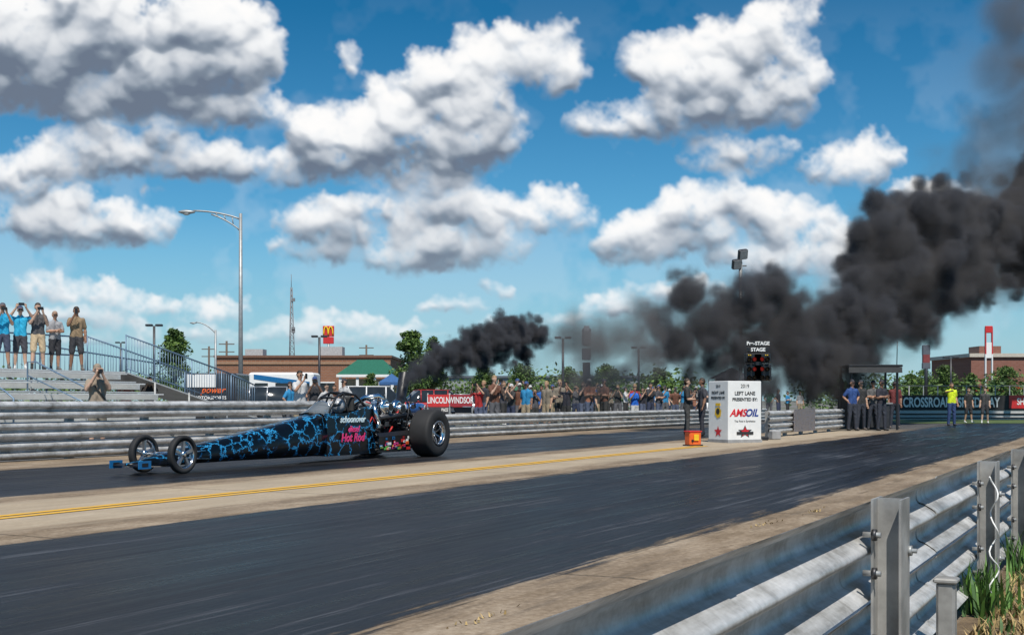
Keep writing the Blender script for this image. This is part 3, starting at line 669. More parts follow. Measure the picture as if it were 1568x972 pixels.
smoke('smoke_drift',[pf(1500,250,52,80),pf(1560,190,53,100),pf(1530,110,53,75),pf(1580,50,53,80),pf(1545,20,53,70),pf(1600,110,53,90),pf(1570,430,54,70),pf(1440,275,51,55),pf(1620,300,52,120),pf(1550,300,53,90),pf(1600,-40,54,90)],.6,sD,.5)
# ---------------------------------------------------------------- starting line equipment
r0=math.radians(25)
cb=bpy.data.objects.new('sponsor_cabinet',None); col.objects.link(cb)
corner=PX(1115,30.7)
rx=Vector((math.cos(r0),math.sin(r0),0)); ry=Vector((-math.sin(r0),math.cos(r0),0))
cen=corner+rx*.5+ry*.43
g=MB(); Hc=PZ(583,30.7)
g.box((cen.x,cen.y,Hc/2+.01),(1.0,.86,Hc-.02),white,r0,bev=.012)
g.box((cen.x,cen.y,.04),(1.03,.89,.08),M('base_grey',(.3,.3,.3)),r0)
g.build('case',parent=cb)
mF=-ry; mL=-rx
tb=M('print_black',(.03,.03,.03),.6); tr=M('print_red',(.6,.02,.03),.5); tbl=M('print_navy',(.02,.05,.25),.5)
def onF(u,z,off=.004): q=corner+rx*u+mF*off; return (q.x,q.y,z)
def onL(u,z,off=.004): q=corner+ry*u+mL*off; return (q.x,q.y,z)
text('2019',.13,onF(.5,Hc-.13),mF,tb,cb); text('LEFT LANE',.13,onF(.5,Hc-.31),mF,tb,cb,bold=.003); text('PRESENTED BY:',.11,onF(.5,Hc-.46),mF,tb,cb,bold=.003)
text('OIL',.25,onF(.70,Hc-.80),mF,tbl,cb,bold=.008,shear=.3); text('AMS',.25,onF(.29,Hc-.80),mF,tr,cb,bold=.008,shear=.3)
text('The First in Synthetics',.07,onF(.5,Hc-1.0),mF,tb,cb)
text('2019',.10,onL(.43,Hc-.13),mL,tb,cb,xs=1); text('RIGHT LANE',.10,onL(.43,Hc-.29),mL,tb,cb,bold=.002); text('PRESENTED BY:',.09,onL(.43,Hc-.42),mL,tb,cb,bold=.002)
def star(g,c,m,r,mat,sx=1):
    m=Vector(m);z=Vector((0,0,1));rr=z.cross(m); c=Vector(c)
    vs=[c+m*.004]+[c+m*.003+(rr*math.cos(a)*sx+z*math.sin(a))*(r if k%2==0 else r*.42) for k,a in enumerate([math.pi/2+math.pi*i/5 for i in range(10)])]
    g.add(vs,[(0,i,i%10+1) for i in range(1,11)],mat)
g=MB(); star(g,onF(.5,.27),mF,.17,tb,1.3); star(g,onF(.5,.27,.008),mF,.13,tr,1.1); g.box((onF(.5,.24,.010)),(.5,.006,.07),tb,r0)
star(g,onL(.43,.27),mL,.15,tr,1.2); g.lathe([(0,.004),(.15,.004)],onL(.43,.75),mL,yellowp,6,False); g.lathe([(0,.008),(.08,.008)],onL(.43,.78),mL,tb,8,False); g.box(onL(.43,.95,.01),(.006,.2,.07),yellowp,r0)
g.build('printed_graphics',parent=cb,fix=False)
g=MB(); D=33.0; c=PX(1160,D); dl=M('dark_lens',(.10,.05,.02),.3); rl=M('red_lens',(.35,.03,.02),.3,emis=(1,.05,.02,.1))
g.tube([(c.x,c.y,0),(c.x,c.y,1.0)],.05,black,8); g.box((c.x,c.y,.05),(.5,.5,.1),black,bev=.02)
g.box((c.x,c.y,1.55),(.22,.14,1.5),black,bev=.02)
for (py,hh,wd) in ((526,.12,.62),(535.5,.12,.54)): g.box((c.x,c.y-.02,PZ(py,D)),(wd,.1,hh),black,bev=.01)
g.box((c.x,c.y-.01,PZ(548,D)),(.70,.12,.26),black,bev=.03); g.box((c.x,c.y-.01,PZ(570,D)),(.72,.12,.44),black,bev=.03)
for i,py in enumerate((550,565,578)):
    for dx in (-.24,-.1,.1,.24):
        z=PZ(py,D); mt=rl if (abs(dx)<.2 and i<2) else dl
        g.lathe([(0,-.03),(.045,-.02),(.055,0)],(c.x+dx,c.y-.08,z),(0,1,0),mt,12); g.lathe([(.06,-.02),(.062,.0),(.06,-.09)],(c.x+dx,c.y-.07,z),(0,1,0),black,12)
for dx in (-.25,.25): 
    for k in range(2): g.sphere((c.x+dx*(1 if k else .8),c.y-.08,PZ(548,D)+.07),.018,yellowp,k=(8,5))
ct=g.build('christmas_tree_start_light')
text('Pre-STAGE',.13,(c.x,c.y-.076,PZ(526,D)),(0,-1,0),white,ct,bold=.004); text('STAGE',.13,(c.x,c.y-.076,PZ(535.5,D)),(0,-1,0),white,ct,bold=.004)
g=MB(); c=PX(1061,28.8); g.box((c.x,c.y,.17),(.30,.26,.32),orangep,.35,bev=.02); g.box((c.x,c.y,.335),(.33,.29,.03),redp,.35,bev=.008); g.box((c.x,c.y,.015),(.36,.32,.03),black,.35); g.box((c.x+.06,c.y-.14,.2),(.12,.015,.14),yellowp,.35); g.tube([(c.x-.02,c.y-.13,.12),(c.x-.04,c.y-.17,.12)],.03,black,8)
g.build('timing_beam_box')
g=MB(); c=PX(1180,33.5)
g.box((c.x+.1,c.y,.12),(.28,.25,.24),M('grey_case',(.3,.3,.3)),.4,bev=.02); g.tube([(c.x-.05,c.y,.2),(c.x-.05,c.y,.34)],.02,black,6); g.build('equipment_box')
g=MB(); D=45; c=PX(1330,D); hb=PZ(562,D)
for dx in (-.82,.82):
    for dy in (-.7,.7): g.box((c.x+dx,c.y+dy,hb/2),(.07,.07,hb),black)
g.box((c.x,c.y,hb+.03),(1.95,1.75,.08),black,bev=.02); g.box((c.x,c.y-.86,hb-.12),(1.9,.02,.2),M('fascia_dark',(.05,.05,.05)))
g.box((c.x,c.y+.7,.55),(1.6,.04,1.1),M('booth_panel',(.06,.06,.06))); g.box((c.x+.3,c.y-.2,.95),(.9,.5,.05),steel); g.box((c.x+.3,c.y-.2,.5),(.7,.4,.85),darkmetal,bev=.02)
g.box((c.x-.5,c.y,1.2),(.35,.3,.3),black,bev=.02); g.tube([(c.x+.8,c.y-.72,hb),(c.x+.82,c.y-.72,hb+.9)],.015,black,6)
g.build('starter_booth')
# ---------------------------------------------------------------- barrier wall with banner at right
g=MB(); D=67; x0=PX(1365,D).x; x1=PX(1760,D).x
conc=M('painted_concrete',(.5,.5,.48),.8,var=.1); g.box(((x0+x1)/2,D,.45),(x1-x0,.25,.9),conc,bev=.03)
g.box(((x0+x1)/2,D-.14,.93),(x1-x0,.03,.8),M('banner_black',(.02,.02,.022),.7)); 
g.box(((x0+x1)/2,D-.15,.32),(x1-x0,.03,.08),black); g.box(((x0+x1)/2,D-.15,.12),(x1-x0,.03,.06),black)
g.box((PX(1556,D).x+.4,D-.17,.98),(1.7,.03,.7),redp)
wl=g.build('barrier_wall')
text('CROSSROADS SPEEDWAY',.72,(PX(1455,D).x,D-.17,.93),(0,-1,0),white,wl,bold=.02,xs=.62); text('SHOP',.5,(PX(1556,D).x+.4,D-.2,.98),(0,-1,0),white,wl,bold=.01,xs=.7)
g=MB()
for px in range(1370,1700,22):
    q=PX(px,72); g.tube([(q.x,q.y,0),(q.x,q.y,1.9)],.03,steel,6)
g.tube([PX(1370,72,1.9),PX(1700,72,1.9)],.02,steel,6); g.tube([PX(1370,72,1.2),PX(1700,72,1.2)],.015,steel,6); g.build('wire_fence')
def banner(px0,px1,py0,py1,D,mat,txt=None,tm=None):
    g=MB(); a=PX(px0,D);b_=PX(px1,D); z0=PZ(py1,D);z1=PZ(py0,D)
    g.box(((a.x+b_.x)/2,D,(z0+z1)/2),(b_.x-a.x,.03,z1-z0),mat)
    for x in (a.x,b_.x): g.tube([(x,D+.04,0),(x,D+.04,z1+.05)],.03,steel,6)
    o=g.build('banner_sign')
    if txt: text(txt,(z1-z0)*.75,((a.x+b_.x)/2,D-.02,(z0+z1)/2),(0,-1,0),tm or white,o,bold=.006,xs=.6)
banner(655,688,604,622,44,redp,'LINCOLN'); banner(689,723,604,622,44.3,M('b_red2',(.3,.02,.03)),'WINDSOR',white); banner(650,722,623,632,44.6,M('b_dk',(.05,.05,.06)),'RACE FUEL')
banner(736,790,596,614,62,M('b_blue',(.05,.12,.3)),'PERFORMANCE')
# ---------------------------------------------------------------- lamps, poles
def cobra(name,px,D,ptop,pxh,pyh,r,dbl=True):
    g=MB(); c=PX(px,D); z1=PZ(ptop,D); hx=PX(pxh,D).x; hz=PZ(pyh,D)
    g.tube([(c.x,c.y,0),(c.x,c.y,z1)],[r*1.2,r*.75],steel,12); g.tube([(c.x,c.y,0),(c.x,c.y,.4)],r*1.7,steel,12)
    L=hx-c.x
    def arc(z0,zt): 
        return [(c.x+L*u,c.y,z0+(zt-z0)*math.sin(min(1,u*1.0)*math.pi/2)**.8) for u in np.linspace(0,1,12)]
    up=arc(z1-(.25 if dbl else .3),hz+.03); g.tube(up,r*.42,steel,8)
    if dbl:
        lo=[(c.x+L*u,c.y,(z1-.75)+(hz-.0-(z1-.75))*math.sin(u*math.pi/2)**.8) for u in np.linspace(0,.62,9)]; g.tube(lo,r*.35,steel,8)
        for k in (2,4,6): g.tube([up[k],lo[k]],r*.25,steel,6)
    s=abs(L)/2.5
    g.loft([[(hx+dx*s,c.y+wy*math.cos(a)*s,hz+hh*math.sin(a)*s-.02) for a in np.linspace(0,2*math.pi,11)[:-1]] for dx,wy,hh in ((.08,.05,.05),(-.1,.11,.09),(-.35,.16,.12),(-.62,.16,.09),(-.78,.07,.03))],steel)
    g.sphere((hx-.36*s,c.y,hz-.10*s),(.2*s,.13*s,.10*s),M('lamp_glass',(.5,.5,.48),.2),k=(16,10))
    return g.build(name)
cobra('street_lamp',368.5,52,327,296,324,.09)
cobra('street_lamp',330,95,505,300,494,.10,False)
def shoebox(px,D,ptop,w=.8):
    g=MB(); c=PX(px,D); z=PZ(ptop,D); g.tube([(c.x,c.y,0),(c.x,c.y,z)],.09,darkmetal,8)
    for s in (-1,1): g.box((c.x+s*w*.45,c.y,z+.05),(w*.6,.4,.16),darkmetal,bev=.03)
    g.build('parking_lot_light')
shoebox(236,90,499); shoebox(489,95,516); shoebox(862,90,518); shoebox(1456,120,548,1.0); shoebox(978,100,533); shoebox(185,140,525)
g=MB(); D=62; c=PX(1134,D); z=PZ(404,D); g.tube([(c.x,c.y,0),(c.x,c.y,z+.1)],.09,steel,10)
for dx,pz in ((.08,390),(-.22,405)):
    zz=PZ(pz,D); X=Matrix.Translation((c.x+dx,c.y-.15,zz))@Matrix.Rotation(.4,4,'X')@Matrix.Rotation(.35,4,'Z')
    g.box((0,0,0),(.5,.22,.5),darkmetal,X=X,bev=.04); g.box((0,-.12,0),(.42,.02,.42),M('lamp_glass2',(.25,.27,.28),.15),X=X)
g.tube([(c.x-.4,c.y,z-.1),(c.x+.3,c.y,z-.1)],.04,steel,6); g.tube([(c.x-.22,c.y,z-.2),(c.x-.22,c.y,PZ(405,D))],.03,steel,6)
g.build('floodlight_pole')
g=MB(); D=300; c=PX(446,D); zt=PZ(440,D); tw=M('tower_steel',(.18,.18,.19),.6)
def tp(k,z): w=1.15-.95*(z/zt); a=k*2*math.pi/3+.3; return (c.x+w*math.cos(a),c.y+w*math.sin(a),z)
zs=np.linspace(0,zt,22)
for k in range(3):
    g.tube([tp(k,0),tp(k,zt)],.11,tw,5)
    for i in range(21):
        g.tube([tp(k,zs[i]),tp((k+1)%3,zs[i+1])],.06,tw,4); g.tube([tp(k,zs[i]),tp((k+1)%3,zs[i])],.05,tw,4)
g.tube([(c.x,c.y,zt),(c.x,c.y,PZ(420,D))],.07,tw,5)
for dz in (3,10,10.6): g.box((c.x+.5,c.y,zt-dz),(.8,.4,.8),tw)
g.build('radio_tower')
g=MB(); D=200; c=PX(503,D); zc=PZ(513,D); g.tube([(c.x,c.y,0),(c.x,c.y,zc)],.16,steel,8)
g.box((c.x,c.y,PZ(521,D)),(1.7,.4,1.1),redp,bev=.05); g.box((c.x,c.y,PZ(507,D)),(1.8,.3,1.7),redp,bev=.05)
for s in (-1,1): g.tube([(c.x+s*.02+s*.36+.36*math.cos(a)*1.0,c.y-.25,PZ(513,D)+1.35*math.sin(a)) for a in np.linspace(0,math.pi,12)],.11,M('arch_yellow',(.85,.55,.02),.5),6)
g.build('fast_food_sign')
g=MB(); D=85; c=PX(898,D); g.box((c.x,c.y,PZ(555,D)/2),(.5,.3,PZ(555,D)),darkmetal); pan_=M('sign_dark',(.10,.11,.13),.5)
zz0=PZ(530,D);zz1=PZ(492,D)
g.box((c.x,c.y,(zz0+zz1)/2-.2),(.62,.35,zz1-zz0-.4),pan_,bev=.15); g.box((c.x,c.y,PZ(542,D)),(.6,.33,.8),pan_,bev=.04); g.box((c.x,c.y-.18,PZ(503,D)),(.36,.03,.35),M('sign_grey',(.22,.23,.26))); g.build('pylon_sign')
g=MB(); D=140; c=PX(1418,D); g.tube([(c.x,c.y,0),(c.x,c.y,PZ(530,D))],.2,darkmetal,8); g.box((c.x,c.y,PZ(536,D)),(.9,.4,1.2),pan_,bev=.1); g.box((c.x,c.y,PZ(549,D)),(.8,.4,1.0),M('dull_red',(.2,.04,.04)),bev=.05); g.box((c.x,c.y,PZ(560,D)),(.9,.4,.7),pan_,bev=.05); g.build('pylon_sign')
g=MB(); D=160; c=PX(1514,D); z0=PZ(542,D); z1=PZ(502,D)
for dx in (-.42,.42): g.box((c.x+dx,c.y,z0/2),(.14,.3,z0),white); g.box((c.x+dx,c.y,(z0+z1)/2),(.14,.3,z1-z0),redp)
g.box((c.x,c.y,z1-.2),(.95,.35,.9),redp,bev=.05); g.box((c.x,c.y,z0+.5),(.7,.2,2.0),white); g.build('pylon_sign')
# ---------------------------------------------------------------- buildings
def brick(name,c,c2):
    m,nt,b=nodes(name); br=N(nt,'ShaderNodeTexBrick'); br.inputs['Color1'].default_value=(*c,1); br.inputs['Color2'].default_value=(*c2,1); br.inputs['Mortar'].default_value=(.25,.2,.17,1)
    br.inputs['Scale'].default_value=1; br.inputs['Brick Width'].default_value=.4; br.inputs['Row Height'].default_value=.15; br.inputs['Mortar Size'].default_value=.012
    tc=N(nt,'ShaderNodeTexCoord'); mp=N(nt,'ShaderNodeMapping'); mp.inputs['Rotation'].default_value=(math.pi/2,0,0); nt.links.new(tc.outputs['Object'],mp.inputs[0]); nt.links.new(mp.outputs[0],br.inputs[0]); nt.links.new(br.outputs[0],b.inputs['Base Color']); b.inputs['Roughness'].default_value=.9; return m
bk=brick('brown_brick',(.22,.085,.04),(.27,.115,.06)); bk2=brick('red_brick',(.20,.065,.04),(.24,.09,.06))
bld=bpy.data.objects.new('brick_store_building',None); col.objects.link(bld)
g=MB(); D=120; a=PX(330,D); b_=PX(598,D); zt=PZ(547,D); cx=(a.x+b_.x)/2; w=b_.x-a.x
g.box((cx,D+8,zt/2),(w,16,zt),bk); g.build('walls',parent=bld)
g=MB(); g.box((cx,D+8,zt+.08),(w+.3,16.3,.22),M('coping_brown',(.16,.08,.05),.7)); g.box((cx,D-.05,zt-.55),(w,.12,.25),M('band_tan',(.3,.18,.11),.8))
g.box((cx+2,D+6,zt+.7),(2.2,2,1.1),M('hvac_grey',(.4,.4,.4))); g.box((cx-6,D+7,zt+.6),(1.8,2,.9),M('hvac_grey',(.4,.4,.4)))
g.build('parapet',parent=bld)
g=MB()
for i in range(7):
    x=a.x+1.6+i*2.3; g.box((x,D-.02,1.9),(1.3,.08,1.7),glass); g.box((x,D-.05,2.8),(1.5,.1,.12),white); g.box((x,D-.05,1.02),(1.5,.12,.1),white)
g.build('windows',parent=bld)
gb=MB(); D=100; a=PX(526,D); b_=PX(604,D); z0=PZ(574,D); z1=PZ(550,D); w=b_.x-a.x; cx=(a.x+b_.x)/2
gb.add([(a.x-.3,D-2,z0),(b_.x+.3,D-2,z0),(b_.x+.3,D+4,z0),(a.x-.3,D+4,z0),(a.x+1.0,D+1,z1),(b_.x-1.0,D+1,z1)],[(0,1,5,4),(2,3,4,5),(0,4,3),(1,2,5),(0,3,2,1)],greenp)
gb.box((cx,D-2,z0-.1),(w+.6,.1,.2),white)
for x in (a.x,a.x+w*.33,a.x+w*.66,b_.x): gb.box((x,D-1.8,z0/2-.1),(.22,.22,z0-.2),white)
gb.box((cx,D+1.5,z0/2-.15),(w-.5,3,z0-.3),M('beige_wall',(.4,.34,.26),.8)); 
for k in range(3): gb.box((a.x+1+k*1.2,D-.02,1.5),(.8,.06,1.1),glass)
gb.build('green_roof_pavilion')
g=MB(); D=170; a=PX(1487,D); b_=PX(1600,D); zt=PZ(546,D); g.box(((a.x+b_.x)/2,D+8,zt/2),(b_.x-a.x,16,zt),bk2); g.box(((a.x+b_.x)/2,D+8,zt+.2),(b_.x-a.x+.6,16.6,.5),M('cornice_cream',(.5,.45,.38))); g.box((a.x+3,D+3,zt+.9),(3,4,1.2),bk2); g.box(((a.x+b_.x)/2,D-.1,2.6),(b_.x-a.x-1,.2,.5),redp)
for k in range(5): g.box((a.x+1.2+k*2,D-.05,1.4),(1.4,.1,1.7),glass)
g.build('brick_restaurant_building')
g=MB(); a=PX(640,150); b_=PX(1020,150); zt=PZ(578,150); mw=M('warehouse_metal',(.25,.27,.28),.6); g.box(((a.x+b_.x)/2,158,zt/2),(b_.x-a.x,16,zt),mw); g.box(((a.x+b_.x)/2,158,zt+.1),(b_.x-a.x+.5,16.5,.25),M('trim_dk',(.1,.12,.14)))
for k in range(9): g.box((a.x+2+k*3.2,149.95,1.6),(1.8,.1,2.2),M('roller_door',(.2,.22,.23)))
g.build('warehouse_building')
# ---------------------------------------------------------------- vehicles
def car(name,loc,rot,paint,kind='suv'):
    g=MB(); H=1.72 if kind=='suv' else 1.45; w=.92
    zb=.32; zs=1.0 if kind=='suv' else .88
    def rg_(x,hw,z0,z1,k=14,e=.45):
        return [(x,hw*math.copysign(abs(math.cos(a))**e,math.cos(a)),(z0+z1)/2+(z1-z0)/2*math.copysign(abs(math.sin(a))**e,math.sin(a))) for a in np.linspace(0,2*math.pi,k+1)[:-1]]
    g.loft([rg_(-2.35,.72,.42,.78),rg_(-2.2,.86,zb,.9),rg_(-1.5,w,zb,zs-.02),rg_(0,w,zb,zs+.03),rg_(1.5,w,zb,zs+.04),rg_(2.2,.88,zb,zs),rg_(2.33,.78,.42,.9)],paint)
    def cab(x,hw,z1): return [(x,-hw,zs-.05),(x,-hw*.98,zs),(x,-hw*.82,z1-.04),(x,-hw*.72,z1),(x,hw*.72,z1),(x,hw*.82,z1-.04),(x,hw*.98,zs),(x,hw,zs-.05)]
    g.loft([cab(-1.25,.86,zs+.04),cab(-.55,.87,H-.04),cab(.2,.87,H),cab(1.5,.87,H-.03),cab(2.15,.84,zs+.1)],glass,True)
    g.loft([[(x,-.66,H-.01),(x,.66,H-.01),(x,.6,H+.03),(x,-.6,H+.03)] for x in (-.5,.2,1.55)],paint,True)
    for x in (-.52,.35,1.3):
        for s in (-1,1): g.tube([(x,s*.88,zs-.02),(x+.03,s*.73,H-.02)],.035,paint,6)
    for x in (-1.45,1.45):
        for s in (-1,1):
            g.lathe([(.2,-.1),(.32,-.11),(.35,-.06),(.35,.06),(.32,.11),(.2,.1)],(x,s*.84,.35),(0,1,0),rubber,20); g.lathe([(0,-.1),(.2,-.09),(.2,.09),(0,.1)],(x,s*.84,.35),(0,1,0),chrome,14)
    for s in (-1,1): g.box((-2.27,s*.62,.72),(.12,.3,.14),M('headlight',(.7,.7,.72),.15),bev=.03); g.box((2.28,s*.66,.85),(.08,.2,.26),redp,bev=.02); g.box((-.75,s*.99,1.0),(.12,.14,.1),paint,bev=.03)
    g.build(name,loc,rot)
car('parked_suv',PX(400,62,0),.1,M('car_silver',(.45,.46,.48),.3,.5,coat=.5)); car('parked_suv',PX(545,60,0),.3,M('car_white',(.75,.75,.75),.3,coat=.5)); car('parked_car',PX(590,75,0),2.8,M('car_blue',(.03,.12,.35),.3,.3,coat=.5),'car')
car('parked_suv',PX(650,80,0),.4,M('car_red',(.4,.03,.03),.3,coat=.5)); car('parked_car',PX(700,82,0),.1,M('car_silver',(.45,.46,.48)),'car'); car('parked_suv',PX(770,85,0),.2,M('car_white',(.7,.7,.7))); car('parked_suv',PX(820,88,0),.2,M('car_dark',(.04,.04,.05),.3,coat=.5)); car('parked_suv',PX(1100,80,0),.2,M('car_white',(.7,.7,.7)))
g=MB(); D=48; a=PX(282,D); b_=PX(362,D); z1=PZ(571,D); w=b_.x-a.x; cx=(a.x+b_.x)/2
trm=M('trailer_black',(.03,.03,.035),.35,coat=.4)
g.box((cx,D+1.2,(z1+.45)/2),(w,2.4,z1-.45),trm,bev=.06); g.box((cx-.35,D-.01,z1-.3),(w*.55,.03,.5),white); g.box((cx,D-.015,.75),(w-.1,.03,.35),white)
for x in (cx-.4,cx+.5): g.lathe([(0,-.1),(.2,-.1),(.33,-.12),(.36,0),(.33,.1)],(x,D+.05,.36),(0,1,0),rubber,18)
tl=g.build('race_trailer'); text('power',.34,(cx+.1,D-.03,1.45),(0,-1,0),orangep,tl,bold=.008,shear=.4); text('MOTORSPORTS',.18,(cx,D-.03,1.15),(0,-1,0),white,tl,bold=.004)
g=MB(); D=66; a=PX(380,D); b_=PX(480,D); z1=PZ(570,D); cx=(a.x+b_.x)/2; w=b_.x-a.x
g.box((cx,D+1.2,(z1+.5)/2),(w,2.4,z1-.5),white,bev=.1); g.loft([[(a.x+.3,D-.02,z1-.35),(a.x+.3,D-.02,z1-.1),(a.x+.3,D,z1-.1)],[(b_.x-.2,D-.02,z1-.8),(b_.x-.2,D-.02,z1-.5),(b_.x-.2,D,z1-.5)]],bluep,False); 
for k in range(3): g.box((a.x+.7+k*1.1,D-.02,1.75),(.7,.04,.45),glass,bev=.01)
for x in (a.x+.8,b_.x-.9): g.lathe([(0,-.1),(.2,-.1),(.36,-.12),(.4,0),(.36,.1)],(x,D+.05,.4),(0,1,0),rubber,18)
g.build('motorhome')
def tent(px,D,wpx,c,zt):
    g=MB(); q=PX(px,D); w=wpx/F*D/2; m=M('tent_%d'%px,c,.8)
    z0=zt-.6
    g.add([(q.x-w,q.y-w,z0),(q.x+w,q.y-w,z0),(q.x+w,q.y+w,z0),(q.x-w,q.y+w,z0),(q.x,q.y,zt)],[(0,1,4),(1,2,4),(2,3,4),(3,0,4)],m)
    for x,y in ((-w,-w),(w,-w),(w,w),(-w,w)): g.tube([(q.x+x,q.y+y,0),(q.x+x,q.y+y,z0)],.025,steel,5)
    g.box((q.x,q.y-w,z0-.1),(2*w,.02,.2),m); g.build('canopy_tent')
tent(1120,70,60,(.05,.05,.06),2.9); tent(600,85,36,(.03,.1,.25),2.9)
# ---------------------------------------------------------------- trees
def leafm(nm,c):
    m,nt,b=nodes(nm); f=noise(nt,coord(nt),1.3,4,.6); nt.links.new(ramp(nt,f,[(.3,tuple(x*.55 for x in c)),(.7,tuple(x*1.4 for x in c))]),b.inputs['Base Color']); b.inputs['Roughness'].default_value=.6
    return m
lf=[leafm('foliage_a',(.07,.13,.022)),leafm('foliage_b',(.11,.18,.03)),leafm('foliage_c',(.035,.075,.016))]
bark=M('bark',(.12,.09,.065),.9)
def leaves(g,c,r,k,sz,rg):
    for _ in range(k):
        v=Vector((rg.gauss(0,1),rg.gauss(0,1),rg.gauss(0,1))).normalized()*(rg.random()**.45)
        p=Vector((c[0]+v.x*r[0],c[1]+v.y*r[1],c[2]+v.z*r[2])); a=Vector((rg.gauss(0,1),rg.gauss(0,1),rg.gauss(0,.6))).normalized()*sz*rg.uniform(.5,1.2); b_=a.cross(Vector((rg.gauss(0,1),rg.gauss(0,1),rg.gauss(0,1)))).normalized()*sz*rg.uniform(.4,.8)
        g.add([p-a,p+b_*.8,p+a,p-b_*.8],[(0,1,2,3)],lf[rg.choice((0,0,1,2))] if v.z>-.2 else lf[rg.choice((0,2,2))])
def tree(px,D,ptop,wpx,seed,dens=1.0):
    rg=random.Random(seed); q=PX(px,D); zt=PZ(ptop,D); w=wpx/F*D/2; g=MB()
    h0=zt*.22
    tr=[(q.x,q.y,0),(q.x+rg.uniform(-.1,.1),q.y,h0),(q.x+rg.uniform(-.2,.2),q.y,zt*.6),(q.x,q.y,zt*.92)]
    r0_=.03*zt; g.tube(tr,[r0_,r0_*.8,r0_*.45,r0_*.1],bark,8)
    for k in range(44):
        u=rg.random()**.8; z=h0+(zt-h0)*(.08+.84*u); env=w*(1-.70*u**2.2)*(.75 if u<.1 else 1)*rg.uniform(.85,1.12); a=rg.uniform(0,6.28); rr=env*rg.uniform(.2,.8)
        c=(q.x+rr*math.cos(a),q.y+rr*math.sin(a),z); g.tube([(q.x,q.y,z-rr*.5),(q.x+rr*.5*math.cos(a),q.y+rr*.5*math.sin(a),z-rr*.15),c],[r0_*.25,r0_*.15,r0_*.05],bark,5)
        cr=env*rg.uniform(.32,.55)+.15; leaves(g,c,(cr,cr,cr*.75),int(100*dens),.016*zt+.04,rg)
    return g.build('tree',fix=False)
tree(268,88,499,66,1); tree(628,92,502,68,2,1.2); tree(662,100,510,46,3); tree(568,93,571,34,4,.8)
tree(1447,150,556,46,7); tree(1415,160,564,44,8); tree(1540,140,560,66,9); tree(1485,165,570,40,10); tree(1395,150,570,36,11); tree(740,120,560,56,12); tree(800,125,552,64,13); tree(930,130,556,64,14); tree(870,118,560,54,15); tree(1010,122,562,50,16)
g=MB(); rg=random.Random(5)
for k in range(200):
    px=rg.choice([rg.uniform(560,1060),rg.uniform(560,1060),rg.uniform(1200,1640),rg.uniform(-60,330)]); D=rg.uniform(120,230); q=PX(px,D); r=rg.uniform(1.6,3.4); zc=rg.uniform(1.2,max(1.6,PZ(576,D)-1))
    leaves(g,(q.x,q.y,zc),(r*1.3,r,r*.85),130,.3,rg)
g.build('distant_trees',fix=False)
for px,D,pt in ((347,160,522),(561,170,528),(320,170,530)):
    g=MB(); q=PX(px,D); z=PZ(pt,D); g.tube([(q.x,q.y,0),(q.x,q.y,z)],.14,M('wood_pole',(.12,.09,.07),.9),6)
    for dz in (.4,1.4): g.box((q.x,q.y,z-dz),(2.0,.12,.12),M('wood_pole',(.12,.09,.07)))
    g.build('utility_pole')
# ---------------------------------------------------------------- sky
w=bpy.data.worlds.new('World'); bpy.context.scene.world=w; w.use_nodes=True; nt=w.node_tree; bgn=nt.nodes['Background']
SE=math.radians(57); SAZ=math.radians(172)
sky=N(nt,'ShaderNodeTexSky'); sky.sky_type='NISHITA'; sky.sun_disc=False; sky.sun_elevation=SE; sky.sun_rotation=SAZ; sky.ozone_density=3.5; sky.air_density=1.0; sky.dust_density=.5
tc=N(nt,'ShaderNodeTexCoord'); sp=N(nt,'ShaderNodeSeparateXYZ'); nt.links.new(tc.outputs['Generated'],sp.inputs[0])
tint=N(nt,'ShaderNodeMix'); tint.data_type='RGBA'; tint.blend_type='MULTIPLY'; tint.inputs[0].default_value=1
ti=[i for i in tint.inputs if i.type=='RGBA']; nt.links.new(sky.outputs[0],ti[0])
nt.links.new(ramp(nt,sp.outputs[2],[(0,(.62,.93,1.05)),(.12,(.42,.88,1.04)),(.30,(.10,.60,.80)),(.6,(.22,.62,.85))]),ti[1])
skc=[o for o in tint.outputs if o.type=='RGBA'][0]
hz=math_(nt,'DIVIDE',math_(nt,'MAXIMUM',sp.outputs[2],0),.15,clamp=True)
skc=mixc(nt,ramp(nt,hz,[(0,.7),(1,0)]),skc,(3.8,5.9,7.2))
nt.links.new(skc,bgn.inputs['Color']); bgn.inputs['Strength'].default_value=.1
# cumulus field: sphere puffs rasterised over the front part of a large dome
STEP=1.7; X0,X1,Y0,Y1=-560,2140,-300,636
GW=int((X1-X0)/STEP); GH=int((Y1-Y0)/STEP)
rs=np.random.RandomState(11)
def vnoise(scale,seed):
    r=np.random.RandomState(seed); h=GH; w_=GW
    gy=np.arange(h)*STEP/scale; gx=np.arange(w_)*STEP/scale
    G=r.rand(int(gy[-1])+3,int(gx[-1])+3); iy=gy.astype(int); ix=gx.astype(int); fy=gy-iy; fx=gx-ix
    fy=fy*fy*(3-2*fy); fx=fx*fx*(3-2*fx); fy=fy[:,None]; fx=fx[None]
    a=G[iy][:,ix];b=G[iy][:,ix+1];c=G[iy+1][:,ix];e=G[iy+1][:,ix+1]
    return (a*(1-fx)+b*fx)*(1-fy)+(c*(1-fx)+e*fx)*fy
def fbm(scale,seed,o=5,g_=.55):
    s=0;a=1;t=0
    for i in range(o):
        if scale<2.5: break
        s=s+a*vnoise(scale,seed+i*17); t+=a; a*=g_; scale*=.5
    return s/t
FY=np.fft.fftfreq(GH)[:,None]; FX=np.fft.rfftfreq(GW)[None]
def blur(im,spx):
    s=spx/STEP; return np.fft.irfft2(np.fft.rfft2(im)*np.exp(-2*(math.pi*s)**2*(FX**2+FY**2)),s=im.shape)
